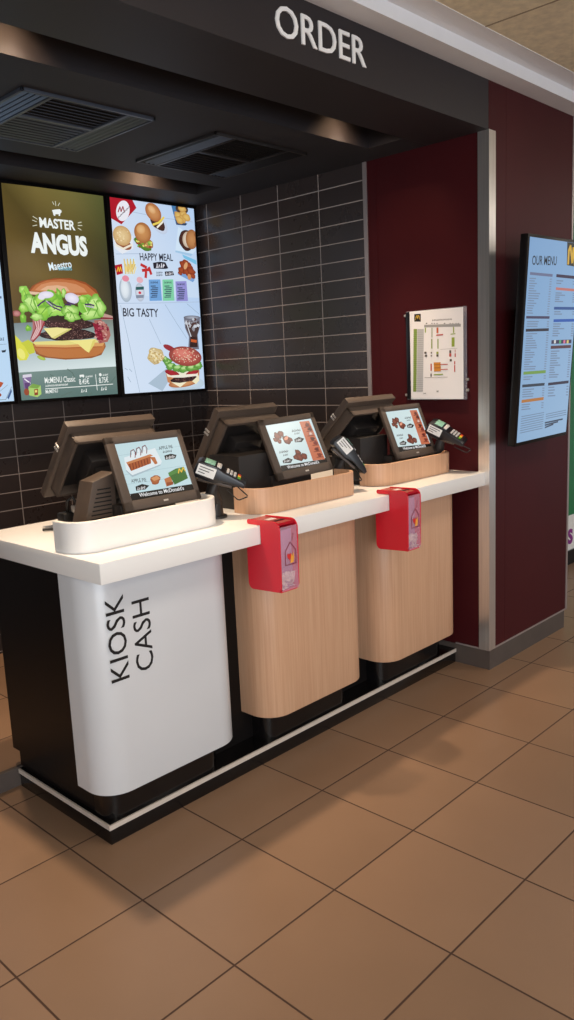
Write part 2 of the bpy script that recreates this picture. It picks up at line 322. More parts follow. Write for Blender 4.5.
# ---------------- pictures and prints: shapes in metres
ART = {
 'burger': [
  ['v',[[84,72,34],[116,102,54],[80,66,32],[96,78,36]],[.0085,1.0801,.1974,1.0839,.1939,.8534,.0049,.8505]],
  ['v',[[116,102,54],[112,104,56],[92,80,40],[80,66,32]],[.1974,1.0839,.3991,1.088,.3957,.8564,.1939,.8534]],
  ['v',[[112,104,56],[84,88,48],[70,70,38],[92,80,40]],[.3991,1.088,.6152,1.0923,.6117,.8597,.3957,.8564]],
  ['v',[[96,78,36],[80,66,32],[112,92,46],[104,82,38]],[.0049,.8505,.1939,.8534,.1906,.6401,.0015,.638]],
  ['v',[[80,66,32],[92,80,40],[100,84,44],[112,92,46]],[.1939,.8534,.3957,.8564,.3925,.6423,.1906,.6401]],
  ['v',[[92,80,40],[70,70,38],[52,50,30],[100,84,44]],[.3957,.8564,.6117,.8597,.6084,.6447,.3925,.6423]],
  ['v',[[104,82,38],[112,92,46],[60,46,24],[92,72,36]],[.0015,.638,.1906,.6401,.1866,.3793,-.0026,.378]],
  ['v',[[112,92,46],[100,84,44],[56,44,24],[60,46,24]],[.1906,.6401,.3925,.6423,.3885,.3807,.1866,.3793]],
  ['v',[[100,84,44],[52,50,30],[58,54,36],[56,44,24]],[.3925,.6423,.6084,.6447,.6044,.3823,.3885,.3807]],
  ['v',[[120,135,140],[120,125,115],[160,180,175],[165,182,185]],[-.0024,.3944,.6051,.4263,.603,.2936,-.0044,.2681]],
  ['v',[[165,182,185],[160,180,175],[216,230,230],[204,216,218]],[-.0044,.2681,.603,.2936,.601,.1574,-.0063,.1439]],
  ['v',[[118,140,134],[108,132,128],[112,130,124],[86,112,108],[100,126,122],[92,118,112]],[-.0063,.1439,.2825,.1506,.601,.1574,.5986,.0017,.2802,.001,-.0086,.0004]],
  ['l',[90,112,104],.0052,[.1788,.1274,.2139,.1076,.2326,.0788]],
  ['l',[90,112,104],.0054,[.287,.1527,.3163,.13,.3287,.0982]],
  ['l',[90,112,104],.0056,[.425,.022,.418,.0091,.3934,-.0124]],
  ['l',[90,112,104],.0052,[.2319,.0087,.2748,.0228,.3011,.0285]],
  ['l',[90,112,104],.0058,[.5116,.0298,.5607,.0691,.5917,.0998]],
  ['p',[216,214,70],[-.0075,.3423,.0121,.3225,.0533,.2756,.0682,.2306,.0506,.2063,.0112,.2051,-.0038,.2232]],
  ['e',[232,228,120],[232,228,120],.0247,.2393,.0195,.029,-25,0],
  ['p',[196,200,60],[.0272,.2947,.0721,.311,.1044,.2884,.1021,.2434,.0699,.235,.0462,.2779]],
  ['e',[180,200,80],[150,176,60],.1369,.2156,.0254,.0103,20,0],
  ['p',[150,88,44],[.0947,.2907,.2889,.2981,.5402,.2899,.544,.2694,.5107,.2241,.4437,.2075,.2789,.2031,.1499,.2176,.1077,.2377]],
  ['p',[186,116,62],[.0988,.2828,.2877,.2865,.538,.2815,.5238,.2407,.4732,.22,.3885,.2123,.2798,.2112,.176,.2216,.129,.2362,.106,.2569]],
  ['p',[214,160,96],[.1047,.2906,.2889,.2981,.5375,.2911,.5212,.272,.2857,.268,.113,.2748]],
  ['p',[170,90,44],[.1055,.2749,.2857,.268,.5212,.272,.5207,.2672,.2851,.2622,.1098,.2681]],
  ['p',[226,214,130],[.0957,.2997,.2106,.3033,.3571,.3068,.4821,.3083,.5236,.2961,.4238,.2874,.2871,.2807,.1066,.285]],
  ['e',[58,34,34],[40,22,24],.309,.3373,.1712,.0326,0,.08],
  ['s',[[120,86,80],[92,58,54],[44,26,26],[146,112,104]],.309,.3373,.1578,.0279,240,.0035,0],
  ['e',[70,42,40],[46,26,28],.315,.395,.1577,.0371,2,.08],
  ['s',[[128,92,86],[96,60,56],[50,30,30],[150,114,108]],.3148,.3927,.1497,.0325,240,.0035,0],
  ['p',[236,226,150],[.1663,.3692,.2468,.374,.3361,.3662,.2943,.35,.2274,.3146,.2097,.3193]],
  ['p',[214,204,120],[.2097,.3193,.2274,.3146,.3361,.3662,.3258,.3697]],
  ['p',[236,226,140],[.3134,.3025,.4825,.3131,.4678,.2787,.4299,.2376,.4089,.2498,.3683,.2833]],
  ['p',[220,206,110],[.4299,.2376,.4678,.2787,.4825,.3131,.4602,.3014]],
  ['p',[176,110,110],[.1089,.4202,.1714,.4165,.1748,.3895,.1345,.3331,.0957,.2997,.0817,.3087,.1018,.3556]],
  ['l',[220,180,180],.0062,[.1181,.4137,.1287,.3724,.0922,.3131]],
  ['l',[220,180,180],.0062,[.1357,.4138,.1392,.3724,.1009,.3131]],
  ['l',[220,180,180],.0064,[.1533,.414,.1499,.3725,.1096,.313]],
  ['l',[150,40,50],.0076,[.1748,.4008,.1372,.3354,.0957,.2997]],
  ['l',[130,40,50],.005,[.1148,.4058,.1224,.3724,.0875,.3165]],
  ['p',[168,100,92],[.4813,.4128,.5243,.418,.5749,.3777,.5821,.3319,.5582,.2958,.5012,.2867,.4845,.3321]],
  ['s',[[140,30,60],[190,130,120],[210,160,150],[110,30,50]],.5218,.35,.0429,.0577,60,.01,20],
  ['p',[140,24,48],[.4691,.4032,.4989,.3916,.5283,.344,.5299,.302,.4993,.3106,.4812,.3559]],
  ['s',[[190,80,100],[110,16,36]],.5004,.35,.0227,.0431,24,.0071,25],
  ['p',[190,150,140],[.5282,.4572,.6071,.4381,.6052,.4188,.5243,.418]],
  ['p',[130,40,50],[.5257,.4323,.6061,.4285,.6054,.4212,.5245,.4203]],
  ['e',[196,140,136],[150,80,80],.0207,.4433,.0242,.0154,0,0],
  ['e',[50,40,30],[60,40,36],.3161,.4307,.187,.0301,0,.1],
  ['p',[150,76,36],[.1019,.5603,.127,.5865,.1799,.613,.2583,.6299,.3506,.6341,.4436,.6175,.5094,.5805,.5309,.5413,.4908,.5354,.3552,.5498,.1861,.5533,.1232,.5512]],
  ['p',[186,110,62],[.1117,.5596,.1463,.5917,.212,.6166,.2971,.6271,.3763,.6238,.4491,.6039,.5075,.5617,.5141,.5431,.3555,.5521,.1862,.5544]],
  ['p',[206,140,96],[.1371,.5649,.178,.5952,.2434,.6113,.3218,.6124,.3877,.6037,.4334,.5847,.4518,.5622,.3428,.5585,.1994,.5582]],
  ['p',[222,176,140],[.1685,.566,.2089,.5875,.274,.5946,.3258,.5876,.3435,.5654,.2511,.5622]],
  ['p',[224,190,160],[.104,.5571,.1861,.5533,.3552,.5498,.5278,.5388,.5044,.5311,.3538,.536,.1847,.5398,.1098,.5419]],
  ['e',[176,222,104],[136,200,84],.0773,.5594,.0295,.0221,30,.16],
  ['e',[196,232,140],[176,222,104],.072,.5647,.0147,.0093,30,.2],
  ['e',[150,204,72],[136,200,84],.0841,.5323,.0271,.0443,0,.16],
  ['e',[176,222,104],[150,204,72],.0799,.5431,.0135,.0186,0,.2],
  ['e',[196,232,140],[104,170,52],.117,.4947,.0574,.0446,10,.16],
  ['e',[196,232,140],[196,232,140],.1068,.5055,.0286,.0187,10,.2],
  ['e',[176,222,104],[104,170,52],.0627,.4714,.027,.0244,0,.16],
  ['e',[196,232,140],[176,222,104],.058,.4773,.0135,.0102,0,.2],
  ['e',[120,184,56],[104,170,52],.0547,.4218,.0171,.0266,0,.16],
  ['e',[176,222,104],[120,184,56],.052,.4284,.0086,.0112,0,.2],
  ['e',[120,184,56],[104,170,52],.0784,.3689,.0173,.0156,0,.16],
  ['e',[176,222,104],[120,184,56],.0754,.3728,.0086,.0066,0,.2],
  ['e',[150,204,72],[104,170,52],.1679,.5015,.0431,.0585,20,.16],
  ['e',[176,222,104],[150,204,72],.1608,.5158,.0215,.0245,20,.2],
  ['e',[150,204,72],[104,170,52],.1815,.4514,.0587,.0362,-10,.16],
  ['e',[176,222,104],[150,204,72],.1707,.4602,.0292,.0152,-10,.2],
  ['e',[196,232,140],[104,170,52],.1347,.4283,.0377,.0202,0,.16],
  ['e',[196,232,140],[196,232,140],.1278,.4333,.0188,.0085,0,.2],
  ['e',[150,204,72],[104,170,52],.2449,.5034,.0598,.0455,0,.16],
  ['e',[176,222,104],[150,204,72],.2341,.5144,.0298,.0191,0,.2],
  ['e',[176,222,104],[136,200,84],.2563,.464,.0575,.032,0,.16],
  ['e',[196,232,140],[176,222,104],.2457,.4718,.0286,.0134,0,.2],
  ['e',[150,204,72],[104,170,52],.2303,.5368,.031,.034,0,.16],
  ['e',[176,222,104],[150,204,72],.2251,.545,.0155,.0143,0,.2],
  ['e',[120,184,56],[104,170,52],.2756,.5472,.0157,.0297,-10,.16],
  ['e',[176,222,104],[120,184,56],.2732,.5545,.0079,.0125,-10,.2],
  ['e',[196,232,140],[104,170,52],.3054,.5561,.0132,.0252,10,.16],
  ['e',[196,232,140],[196,232,140],.3034,.5623,.0066,.0106,10,.2],
  ['e',[196,232,140],[104,170,52],.3399,.4541,.0538,.0441,0,.16],
  ['e',[196,232,140],[196,232,140],.3303,.4648,.0268,.0185,0,.2],
  ['e',[196,232,140],[104,170,52],.3429,.4311,.0485,.0256,0,.16],
  ['e',[196,232,140],[196,232,140],.3339,.4373,.0242,.0107,0,.2],
  ['e',[120,184,56],[136,200,84],.4515,.4911,.0612,.0542,20,.16],
  ['e',[176,222,104],[120,184,56],.4406,.5042,.0305,.0227,20,.2],
  ['e',[196,232,140],[104,170,52],.5005,.4922,.0565,.0593,-10,.16],
  ['e',[196,232,140],[196,232,140],.4907,.5066,.0281,.0249,-10,.2],
  ['e',[196,232,140],[104,170,52],.4676,.4445,.07,.0284,-10,.16],
  ['e',[196,232,140],[196,232,140],.4544,.4513,.0349,.0119,-10,.2],
  ['e',[196,232,140],[104,170,52],.5306,.481,.0314,.0477,0,.16],
  ['e',[196,232,140],[196,232,140],.5255,.4927,.0157,.02,0,.2],
  ['e',[176,222,104],[104,170,52],.4205,.5252,.0275,.0234,0,.16],
  ['e',[196,232,140],[176,222,104],.4156,.5309,.0137,.0098,0,.2],
  ['l',[84,150,44],.0038,[.1212,.5334,.1039,.4888,.1246,.4505]],
  ['l',[84,150,44],.0038,[.2202,.514,.2413,.4694,.2053,.4349]],
  ['l',[84,150,44],.0038,[.1618,.4455,.1973,.4798,.2307,.4918]],
  ['l',[84,150,44],.004,[.3203,.471,.3453,.4542,.3619,.4197]],
  ['l',[84,150,44],.004,[.3459,.4599,.3321,.4309]],
  ['l',[84,150,44],.0042,[.4406,.52,.4718,.4857,.4398,.444]],
  ['l',[84,150,44],.0042,[.4894,.5213,.5135,.4806,.4805,.4329]],
  ['l',[84,150,44],.0036,[.0773,.5594,.089,.5215]],
  ['l',[84,150,44],.004,[.271,.5041,.2859,.4589]],
  ['l',[206,238,150],.005,[.1313,.5116,.1453,.4675]],
  ['l',[206,238,150],.0052,[.2271,.4578,.2817,.4816]],
  ['l',[206,238,150],.0056,[.4244,.4963,.4415,.4616]],
  ['l',[206,238,150],.0056,[.5094,.51,.5331,.4632]],
  ['l',[206,238,150],.0054,[.3152,.4479,.3256,.4193]],
  ['e',[236,232,244],[214,206,226],.2002,.5426,.0435,.018,-4,0],
  ['e',[238,234,246],[206,200,222],.3531,.5291,.0431,.0278,10,0],
  ['e',[226,222,236],[226,222,236],.1709,.5294,.0203,.0135,0,0],
  ['l',[70,30,96],.0076,[.1432,.4831,.1651,.4992,.1894,.5132]],
  ['l',[70,30,96],.0076,[.2,.5045,.2357,.4783,.2772,.4633]],
  ['l',[70,30,96],.0078,[.2094,.5092,.2534,.4855,.2881,.4794]],
  ['l',[70,30,96],.0082,[.4315,.4988,.462,.4995,.4894,.4931]],
  ['l',[70,30,96],.008,[.3215,.5076,.3435,.5013,.3632,.4972]],
  ['l',[70,30,96],.008,[.3096,.4959,.3439,.4921]],
  ['l',[190,170,210],.0052,[.1968,.5112,.23,.485]],
  ['l',[190,170,210],.0056,[.4375,.4896,.4856,.4836]],
  ['p',[126,104,150],[.0174,.1289,.07,.1337,.0586,.0753,.0301,.0427,.0203,.0658]],
  ['p',[214,208,222],[.0201,.131,.0701,.1348,.071,.1201,.0184,.1154]],
  ['l',[236,230,240],.0062,[.0277,.1105,.0574,.0867]],
  ['p',[90,60,110],[.0252,.0881,.0579,.0912,.0468,.0588,.0287,.0518]],
  ['p',[168,204,110],[.0452,.0668,.0721,.0837,.1164,.0726,.1165,.0267,.092,.012,.0455,.0237]],
  ['p',[120,160,70],[.0721,.0837,.1164,.0726,.0968,.0564,.0474,.0645]],
  ['p',[140,60,30],[.0764,.0539,.0992,.0551,.0958,.0232,.0754,.022]],
  ['p',[236,214,120],[.0809,.0492,.0936,.0497,.0922,.0371,.0795,.0367]],
  ['e',[150,70,40],[150,70,40],.0326,.0425,.0148,.0181,0,0],
  ['t',[236,240,236],'McMENU Classic',.1431,.0828,.3286,.084,.03,.3],
  ['l',[236,240,236],.0022,[.1466,.0644,.1482,.0736]],
  ['l',[236,240,236],.002,[.1446,.065,.1492,.0651]],
  ['l',[236,240,236],.0022,[.1516,.0646,.1537,.0709]],
  ['l',[236,240,236],.0022,[.1583,.0646,.1599,.0737]],
  ['l',[236,240,236],.002,[.1563,.0651,.1609,.0652]],
  ['l',[236,240,236],.0022,[.1633,.0647,.1656,.0724]],
  ['l',[236,240,236],.002,[.1625,.0689,.1672,.0691]],
  ['l',[236,240,236],.0022,[.17,.0647,.1716,.0739]],
  ['l',[236,240,236],.0022,[.175,.0648,.1772,.0712]],
  ['l',[236,240,236],.002,[.1742,.069,.179,.0693]],
  ['l',[236,240,236],.0022,[.1818,.0649,.1834,.0741]],
  ['l',[236,240,236],.002,[.1797,.0654,.1844,.0655]],
  ['l',[236,240,236],.0022,[.1868,.065,.1891,.0728]],
  ['l',[236,240,236],.0022,[.1936,.065,.1952,.0742]],
  ['l',[236,240,236],.002,[.1916,.0656,.1963,.0656]],
  ['l',[236,240,236],.0022,[.1987,.0651,.2008,.0715]],
  ['l',[236,240,236],.002,[.1979,.0694,.2026,.0696]],
  ['l',[236,240,236],.0024,[.2055,.0652,.2071,.0744]],
  ['l',[236,240,236],.0024,[.2106,.0653,.2129,.0731]],
  ['l',[236,240,236],.002,[.2098,.0695,.2145,.0698]],
  ['l',[236,240,236],.0024,[.2174,.0653,.219,.0746]],
  ['l',[236,240,236],.002,[.2153,.0659,.2201,.0659]],
  ['l',[236,240,236],.0024,[.2225,.0654,.2247,.0719]],
  ['l',[236,240,236],.0024,[.2293,.0655,.2309,.0747]],
  ['l',[236,240,236],.0022,[.2273,.066,.232,.0661]],
  ['l',[236,240,236],.0024,[.2345,.0656,.2368,.0734]],
  ['l',[236,240,236],.0022,[.2336,.0698,.2384,.0701]],
  ['l',[236,240,236],.0024,[.2413,.0656,.2429,.0749]],
  ['l',[236,240,236],.0024,[.2465,.0657,.2487,.0722]],
  ['l',[236,240,236],.0022,[.2457,.07,.2505,.0702]],
  ['l',[236,240,236],.0024,[.2534,.0658,.255,.0751]],
  ['l',[236,240,236],.0022,[.2513,.0663,.2561,.0664]],
  ['l',[236,240,236],.0024,[.2586,.0659,.2609,.0738]],
  ['l',[236,240,236],.0024,[.2655,.0659,.2671,.0752]],
  ['l',[236,240,236],.0022,[.2634,.0665,.2682,.0666]],
  ['l',[236,240,236],.0024,[.2707,.066,.2729,.0725]],
  ['l',[236,240,236],.0022,[.2698,.0703,.2747,.0706]],
  ['l',[236,240,236],.0024,[.2776,.0661,.2792,.0754]],
  ['l',[236,240,236],.0038,[.1424,.0529,.3447,.0548,.57,.0589]],
  ['t',[236,240,236],'McMENU',.1423,.0276,.2156,.0306,.0196,.2],
  ['l',[236,240,236],.0036,[.46,.117,.4627,.0298]],
  ['t',[236,240,236],'8.45€',.3514,.0664,.4156,.0683,.0286,.3],
  ['t',[236,240,236],'8.75€',.4795,.0691,.5419,.0712,.0292,.3],
  ['l',[236,240,236],.0042,[.3622,.0235,.3651,.0401]],
  ['l',[236,240,236],.0038,[.3584,.0246,.3672,.0246]],
  ['l',[236,240,236],.0042,[.3746,.0241,.3785,.0356]],
  ['l',[236,240,236],.0042,[.3901,.0245,.393,.0411]],
  ['l',[236,240,236],.0038,[.3863,.0255,.3951,.0255]],
  ['l',[236,240,236],.0044,[.4921,.0277,.495,.0446]],
  ['l',[236,240,236],.004,[.4882,.0287,.4973,.0288]],
  ['l',[236,240,236],.0044,[.504,.0283,.508,.0401]],
  ['l',[236,240,236],.0044,[.5192,.0288,.5221,.0458]],
  ['l',[236,240,236],.004,[.5153,.0298,.5244,.0299]],
  ['p',[236,240,236],[.3568,.1185,.3818,.1199,.3868,.115,.3861,.1078,.38,.1021,.375,.1083,.3639,.1075,.3606,.1017,.3572,.109]],
  ['l',[236,240,236],.0024,[.3971,.1029,.3987,.1124]],
  ['l',[236,240,236],.0022,[.3949,.1034,.4,.1035]],
  ['l',[236,240,236],.0024,[.4026,.1032,.4048,.1098]],
  ['l',[236,240,236],.0024,[.4099,.1034,.4116,.1129]],
  ['l',[236,240,236],.0022,[.4077,.104,.4128,.1041]],
  ['l',[236,240,236],.0024,[.4155,.1037,.4178,.1118]],
  ['l',[236,240,236],.0022,[.4145,.108,.4196,.1083]],
  ['l',[236,240,236],.0024,[.4228,.1039,.4244,.1135]],
  ['l',[236,240,236],.0024,[.4283,.1042,.4306,.1109]],
  ['l',[236,240,236],.0022,[.4274,.1086,.4325,.1089]],
  ['l',[236,240,236],.0024,[.4357,.1044,.4373,.114]],
  ['l',[236,240,236],.0022,[.4335,.105,.4386,.1051]],
  ['e',[236,240,236],[236,240,236],.4912,.1147,.0086,.0085,0,0],
  ['p',[236,240,236],[.4832,.121,.4944,.1182,.4961,.106,.4849,.1088]],
  ['l',[236,240,236],.0026,[.5087,.1082,.5103,.1178]],
  ['l',[236,240,236],.0022,[.5064,.1087,.5116,.1088]],
  ['l',[236,240,236],.0026,[.5153,.1084,.5176,.1151]],
  ['l',[236,240,236],.0026,[.5237,.1086,.5254,.1183]],
  ['l',[236,240,236],.0024,[.5215,.1092,.5267,.1092]],
  ['l',[236,240,236],.0026,[.5304,.1088,.5328,.117]],
  ['l',[236,240,236],.0024,[.5294,.1132,.5347,.1135]],
  ['l',[236,240,236],.0026,[.5389,.109,.5405,.1187]],
  ['p',[236,242,240],[.2801,.9777,.2977,.9816,.3255,.9865,.3348,.9812,.3365,.9728,.3282,.9657,.3244,.9526,.3168,.9518,.3177,.9604,.2977,.9584,.2968,.9499,.2871,.9511,.2837,.9654]],
  ['l',[220,222,200],.0032,[.2871,1.0203,.2942,1.0064]],
  ['l',[220,222,200],.0032,[.3047,1.0243,.3047,1.0012]],
  ['l',[220,222,200],.0032,[.3288,1.0185,.3185,1.0027]],
  ['l',[214,214,190],.0036,[.1648,.935,.1896,.9229]],
  ['l',[214,214,190],.0036,[.1604,.916,.1834,.9098]],
  ['l',[214,214,190],.0036,[.1596,.8869,.184,.8933]],
  ['l',[214,214,190],.004,[.4306,.9263,.452,.9326]],
  ['l',[214,214,190],.004,[.4293,.9132,.4554,.9155]],
  ['l',[214,214,190],.004,[.4279,.9001,.4477,.8909]],
  ['t',[236,242,240],'MASTER',.2,.8864,.4112,.8878,.0456,1],
  ['t',[236,242,240],'ANGUS',.1349,.7583,.4765,.7617,.0908,1.7],
  ['t',[226,240,246],'Maestro',.2334,.6672,.3703,.6918,.0388,.6],
  ['t',[120,190,214],'BURGERS',.2872,.6721,.3687,.6764,.0152,.6]],
 'value': [
  ['v',[[206,220,240],[180,206,238],[196,216,240],[210,224,242]],[.0027,1.0887,.6145,1.0944,.6107,.5578,-.0007,.5551]],
  ['v',[[206,220,240],[180,206,238],[196,216,240],[210,224,242]],[-.0007,.5551,.6107,.5578,.6068,.0007,-.0042,-.0008]],
  ['l',[172,190,214],.0038,[.1487,1.0206,.3426,1.0093,.5924,1.0067]],
  ['l',[172,190,214],.0038,[.0137,.7806,.1913,.7944]],
  ['l',[172,190,214],.0036,[-.0373,.5085,.2714,.5182,.6114,.5332]],
  ['p',[172,26,42],[.0011,1.0853,.1548,1.0858,.1789,1.0456,.0666,.9452,.0007,.9715]],
  ['e',[232,232,240],[232,232,240],.0837,1.0199,.0427,.06,28,0],
  ['l',[150,30,40],.0062,[.0508,1.0107,.0658,1.0397,.0708,1.0147,.0859,1.0438,.0931,1.015]],
  ['l',[60,50,60],.0028,[.0484,.9758,.0501,.9858]],
  ['l',[60,50,60],.0024,[.046,.9761,.0516,.9769]],
  ['l',[60,50,60],.0028,[.055,.9819,.0574,.989]],
  ['l',[60,50,60],.0028,[.0635,.9881,.0652,.9981]],
  ['l',[60,50,60],.0024,[.0611,.9884,.0667,.9892]],
  ['l',[60,50,60],.0028,[.0701,.9942,.0727,1.0028]],
  ['l',[60,50,60],.0026,[.069,.9985,.0747,.9996]],
  ['l',[60,50,60],.0028,[.0787,1.0005,.0804,1.0105]],
  ['l',[60,50,60],.0028,[.0853,1.0065,.0877,1.0137]],
  ['l',[60,50,60],.0026,[.0842,1.0109,.0899,1.0119]],
  ['l',[60,50,60],.0028,[.0939,1.0128,.0956,1.0229]],
  ['l',[60,50,60],.0026,[.0915,1.0131,.0971,1.0139]],
  ['l',[60,50,60],.0028,[.1005,1.0189,.1031,1.0276]],
  ['l',[60,50,60],.0028,[.1092,1.0252,.1109,1.0353]],
  ['l',[60,50,60],.0026,[.1067,1.0255,.1124,1.0264]],
  ['l',[60,50,60],.0028,[.1159,1.0314,.1183,1.0386]],
  ['l',[60,50,60],.0026,[.1148,1.0357,.1205,1.0368]],
  ['l',[60,50,60],.0028,[.1245,1.0377,.1262,1.0478]],
  ['l',[60,50,60],.0028,[.1312,1.0439,.1338,1.0526]],
  ['l',[60,50,60],.0026,[.1301,1.0482,.1359,1.0493]],
  ['e',[214,220,236],[190,204,226],.3326,.9724,.0704,.0458,40,0],
  ['e',[84,50,40],[60,40,36],.3236,.9767,.0567,.0353,30,.06],
  ['l',[232,206,90],.012,[.2879,.9633,.3332,.9797,.3724,1.0122]],
  ['l',[240,236,220],.0108,[.3173,.9505,.3606,.9853]],
  ['e',[206,150,96],[166,100,58],.2969,1.0335,.0602,.0475,30,0],
  ['e',[226,184,136],[206,150,96],.2876,1.0468,.0293,.0206,30,0],
  ['e',[90,140,50],[80,120,40],.2123,.8529,.0629,.035,20,.12],
  ['e',[200,150,100],[150,100,60],.2261,.8611,.0579,.0289,20,.05],
  ['s',[[110,170,60],[230,220,120],[150,60,40]],.2123,.8529,.0577,.0288,30,.0105,0],
  ['e',[204,148,92],[160,100,56],.21,.9117,.0602,.0575,-8,0],
  ['e',[224,182,130],[204,148,92],.1987,.9289,.0313,.0266,-8,0],
  ['p',[228,232,240],[.0035,.8639,.1363,.8895,.1359,.819,.0572,.7835,.0105,.8101]],
  ['e',[150,90,60],[150,90,60],.0691,.8422,.0577,.0303,20,0],
  ['l',[236,228,210],.0112,[.0186,.8305,.0662,.8121,.1264,.8385]],
  ['e',[226,200,150],[196,156,104],.0656,.8837,.0626,.0543,0,0],
  ['s',[[206,170,112],[236,214,170]],.0656,.8837,.0501,.0442,24,.0063,0],
  ['p',[70,120,170],[.4335,1.0866,.4752,1.091,.4767,.9803,.4603,.983]],
  ['p',[50,70,100],[.4594,1.0206,.5482,.9921,.533,.9801,.4627,.979]],
  ['e',[96,66,46],[60,50,46],.5127,1.073,.0484,.0276,0,0],
  ['e',[222,190,110],[190,140,70],.4813,1.0332,.0311,.0212,15,.1],
  ['e',[222,190,110],[190,140,70],.5242,1.0426,.0314,.0213,15,.1],
  ['e',[222,190,110],[190,140,70],.5077,1.0147,.0313,.0213,15,.1],
  ['e',[222,190,110],[190,140,70],.5442,1.0287,.0316,.0214,15,.1],
  ['e',[222,190,110],[190,140,70],.4903,1.0078,.0312,.0213,15,.1],
  ['e',[222,190,110],[190,140,70],.5132,1.0783,.0313,.0212,15,.1],
  ['p',[206,226,244],[.4758,.9697,.5298,.9427,.6017,.8411,.5765,.8178,.4428,.8301]],
  ['p',[160,196,226],[.4428,.8301,.5765,.8178,.5609,.8038,.4404,.8194]],
  ['e',[88,50,40],[60,34,30],.5343,.8952,.0575,.0625,15,.05],
  ['e',[226,214,196],[190,170,150],.5432,.8991,.0404,.0474,15,0],
  ['e',[196,140,88],[150,94,54],.5751,.9037,.0466,.0585,12,0],
  ['t',[44,46,60],'HAPPY MEAL',.1775,.7568,.4192,.7673,.0392,.5],
  ['p',[38,36,46],[.2682,.7478,.3199,.7571,.3604,.7553,.3794,.7227,.357,.7173,.2706,.7148]],
  ['l',[230,230,240],.006,[.2953,.7226,.2988,.7436]],
  ['l',[230,230,240],.0054,[.29,.7234,.3022,.7247]],
  ['l',[230,230,240],.006,[.3094,.7239,.3145,.7388]],
  ['l',[230,230,240],.006,[.3278,.7254,.3314,.7466]],
  ['l',[230,230,240],.0054,[.3225,.7262,.3348,.7275]],
  ['l',[230,230,240],.006,[.3421,.7268,.3475,.7449]],
  ['l',[230,230,240],.0054,[.3396,.7361,.352,.7378]],
  ['p',[38,36,46],[.3502,.7022,.4112,.7075,.4203,.6846,.3534,.6771]],
  ['l',[220,220,230],.004,[.362,.6841,.3643,.6979]],
  ['l',[220,220,230],.0036,[.3585,.6846,.3665,.6854]],
  ['l',[220,220,230],.004,[.371,.6849,.3744,.6947]],
  ['l',[220,220,230],.004,[.383,.686,.3853,.6998]],
  ['l',[220,220,230],.0036,[.3795,.6865,.3876,.6873]],
  ['l',[220,220,230],.004,[.3921,.6868,.3957,.6987]],
  ['l',[220,220,230],.0036,[.3905,.6929,.3987,.694]],
  ['l',[220,220,230],.004,[.4042,.6878,.4065,.7017]],
  ['l',[60,60,74],.003,[.2907,.6888,.2924,.6993]],
  ['l',[60,60,74],.0026,[.288,.6891,.2941,.6898]],
  ['l',[60,60,74],.003,[.2972,.6891,.2998,.6965]],
  ['l',[60,60,74],.003,[.306,.6895,.3077,.7001]],
  ['l',[60,60,74],.0028,[.3033,.6899,.3094,.6905]],
  ['l',[60,60,74],.003,[.3125,.6898,.3152,.6989]],
  ['l',[60,60,74],.0028,[.3113,.6945,.3175,.6953]],
  ['l',[60,60,74],.003,[.3213,.6903,.3231,.7008]],
  ['l',[60,60,74],.003,[.3279,.6906,.3305,.6981]],
  ['l',[60,60,74],.0028,[.3267,.6953,.3329,.6961]],
  ['l',[60,60,74],.003,[.2893,.6741,.2911,.6846]],
  ['l',[60,60,74],.0026,[.2867,.6745,.2928,.6751]],
  ['l',[60,60,74],.003,[.2959,.6744,.2984,.6818]],
  ['l',[60,60,74],.003,[.3046,.6748,.3064,.6854]],
  ['l',[60,60,74],.0028,[.302,.6752,.3081,.6758]],
  ['l',[60,60,74],.003,[.3112,.6751,.3139,.6842]],
  ['l',[60,60,74],.0028,[.31,.6798,.3162,.6806]],
  ['l',[60,60,74],.003,[.32,.6755,.3217,.6861]],
  ['l',[60,60,74],.003,[.3266,.6759,.3292,.6833]],
  ['l',[60,60,74],.0028,[.3254,.6805,.3316,.6813]],
  ['l',[190,44,44],.017,[.1804,.7324,.2181,.7181]],
  ['l',[190,44,44],.017,[.1877,.7001,.2301,.7064]],
  ['l',[190,44,44],.0172,[.2131,.6931,.2076,.6619]],
  ['l',[190,44,44],.0172,[.2365,.7191,.249,.6825]],
  ['p',[206,228,244],[.0426,.7226,.1385,.7787,.1523,.7084,.1151,.6658,.0533,.6779]],
  ['l',[214,186,106],.0076,[.068,.6756,.0658,.756]],
  ['l',[236,214,140],.0076,[.073,.688,.0698,.7422]],
  ['l',[214,186,106],.0076,[.0779,.7004,.0738,.7284]],
  ['l',[236,214,140],.0076,[.0794,.6762,.0779,.7145]],
  ['l',[214,186,106],.0076,[.0844,.6886,.0874,.7573]],
  ['l',[236,214,140],.0076,[.0893,.701,.0915,.7435]],
  ['l',[214,186,106],.0076,[.0908,.6768,.0956,.7296]],
  ['l',[236,214,140],.0076,[.0958,.6892,.0997,.7157]],
  ['l',[214,186,106],.0076,[.1007,.7016,.1092,.7587]],
  ['l',[236,214,140],.0076,[.1022,.6773,.1133,.7448]],
  ['l',[214,186,106],.0076,[.1072,.6898,.1174,.7309]],
  ['l',[236,214,140],.0076,[.1122,.7022,.1216,.7169]],
  ['l',[214,186,106],.0076,[.1137,.6779,.1311,.76]],
  ['l',[236,214,140],.0076,[.1187,.6904,.1353,.7461]],
  ['l',[214,186,106],.0076,[.1237,.7028,.1395,.7321]],
  ['l',[236,214,140],.0076,[.1252,.6785,.1436,.7181]],
  ['p',[176,24,40],[-.0022,.718,.0482,.7289,.0507,.6768,.0074,.6646]],
  ['l',[240,190,50],.005,[.0091,.6827,.0216,.7094,.0267,.6856,.0367,.7122,.0418,.6884]],
  ['e',[214,222,230],[160,176,192],.0596,.5872,.0429,.0696,0,0],
  ['e',[228,236,242],[206,216,226],.055,.5921,.0277,.0531,0,0],
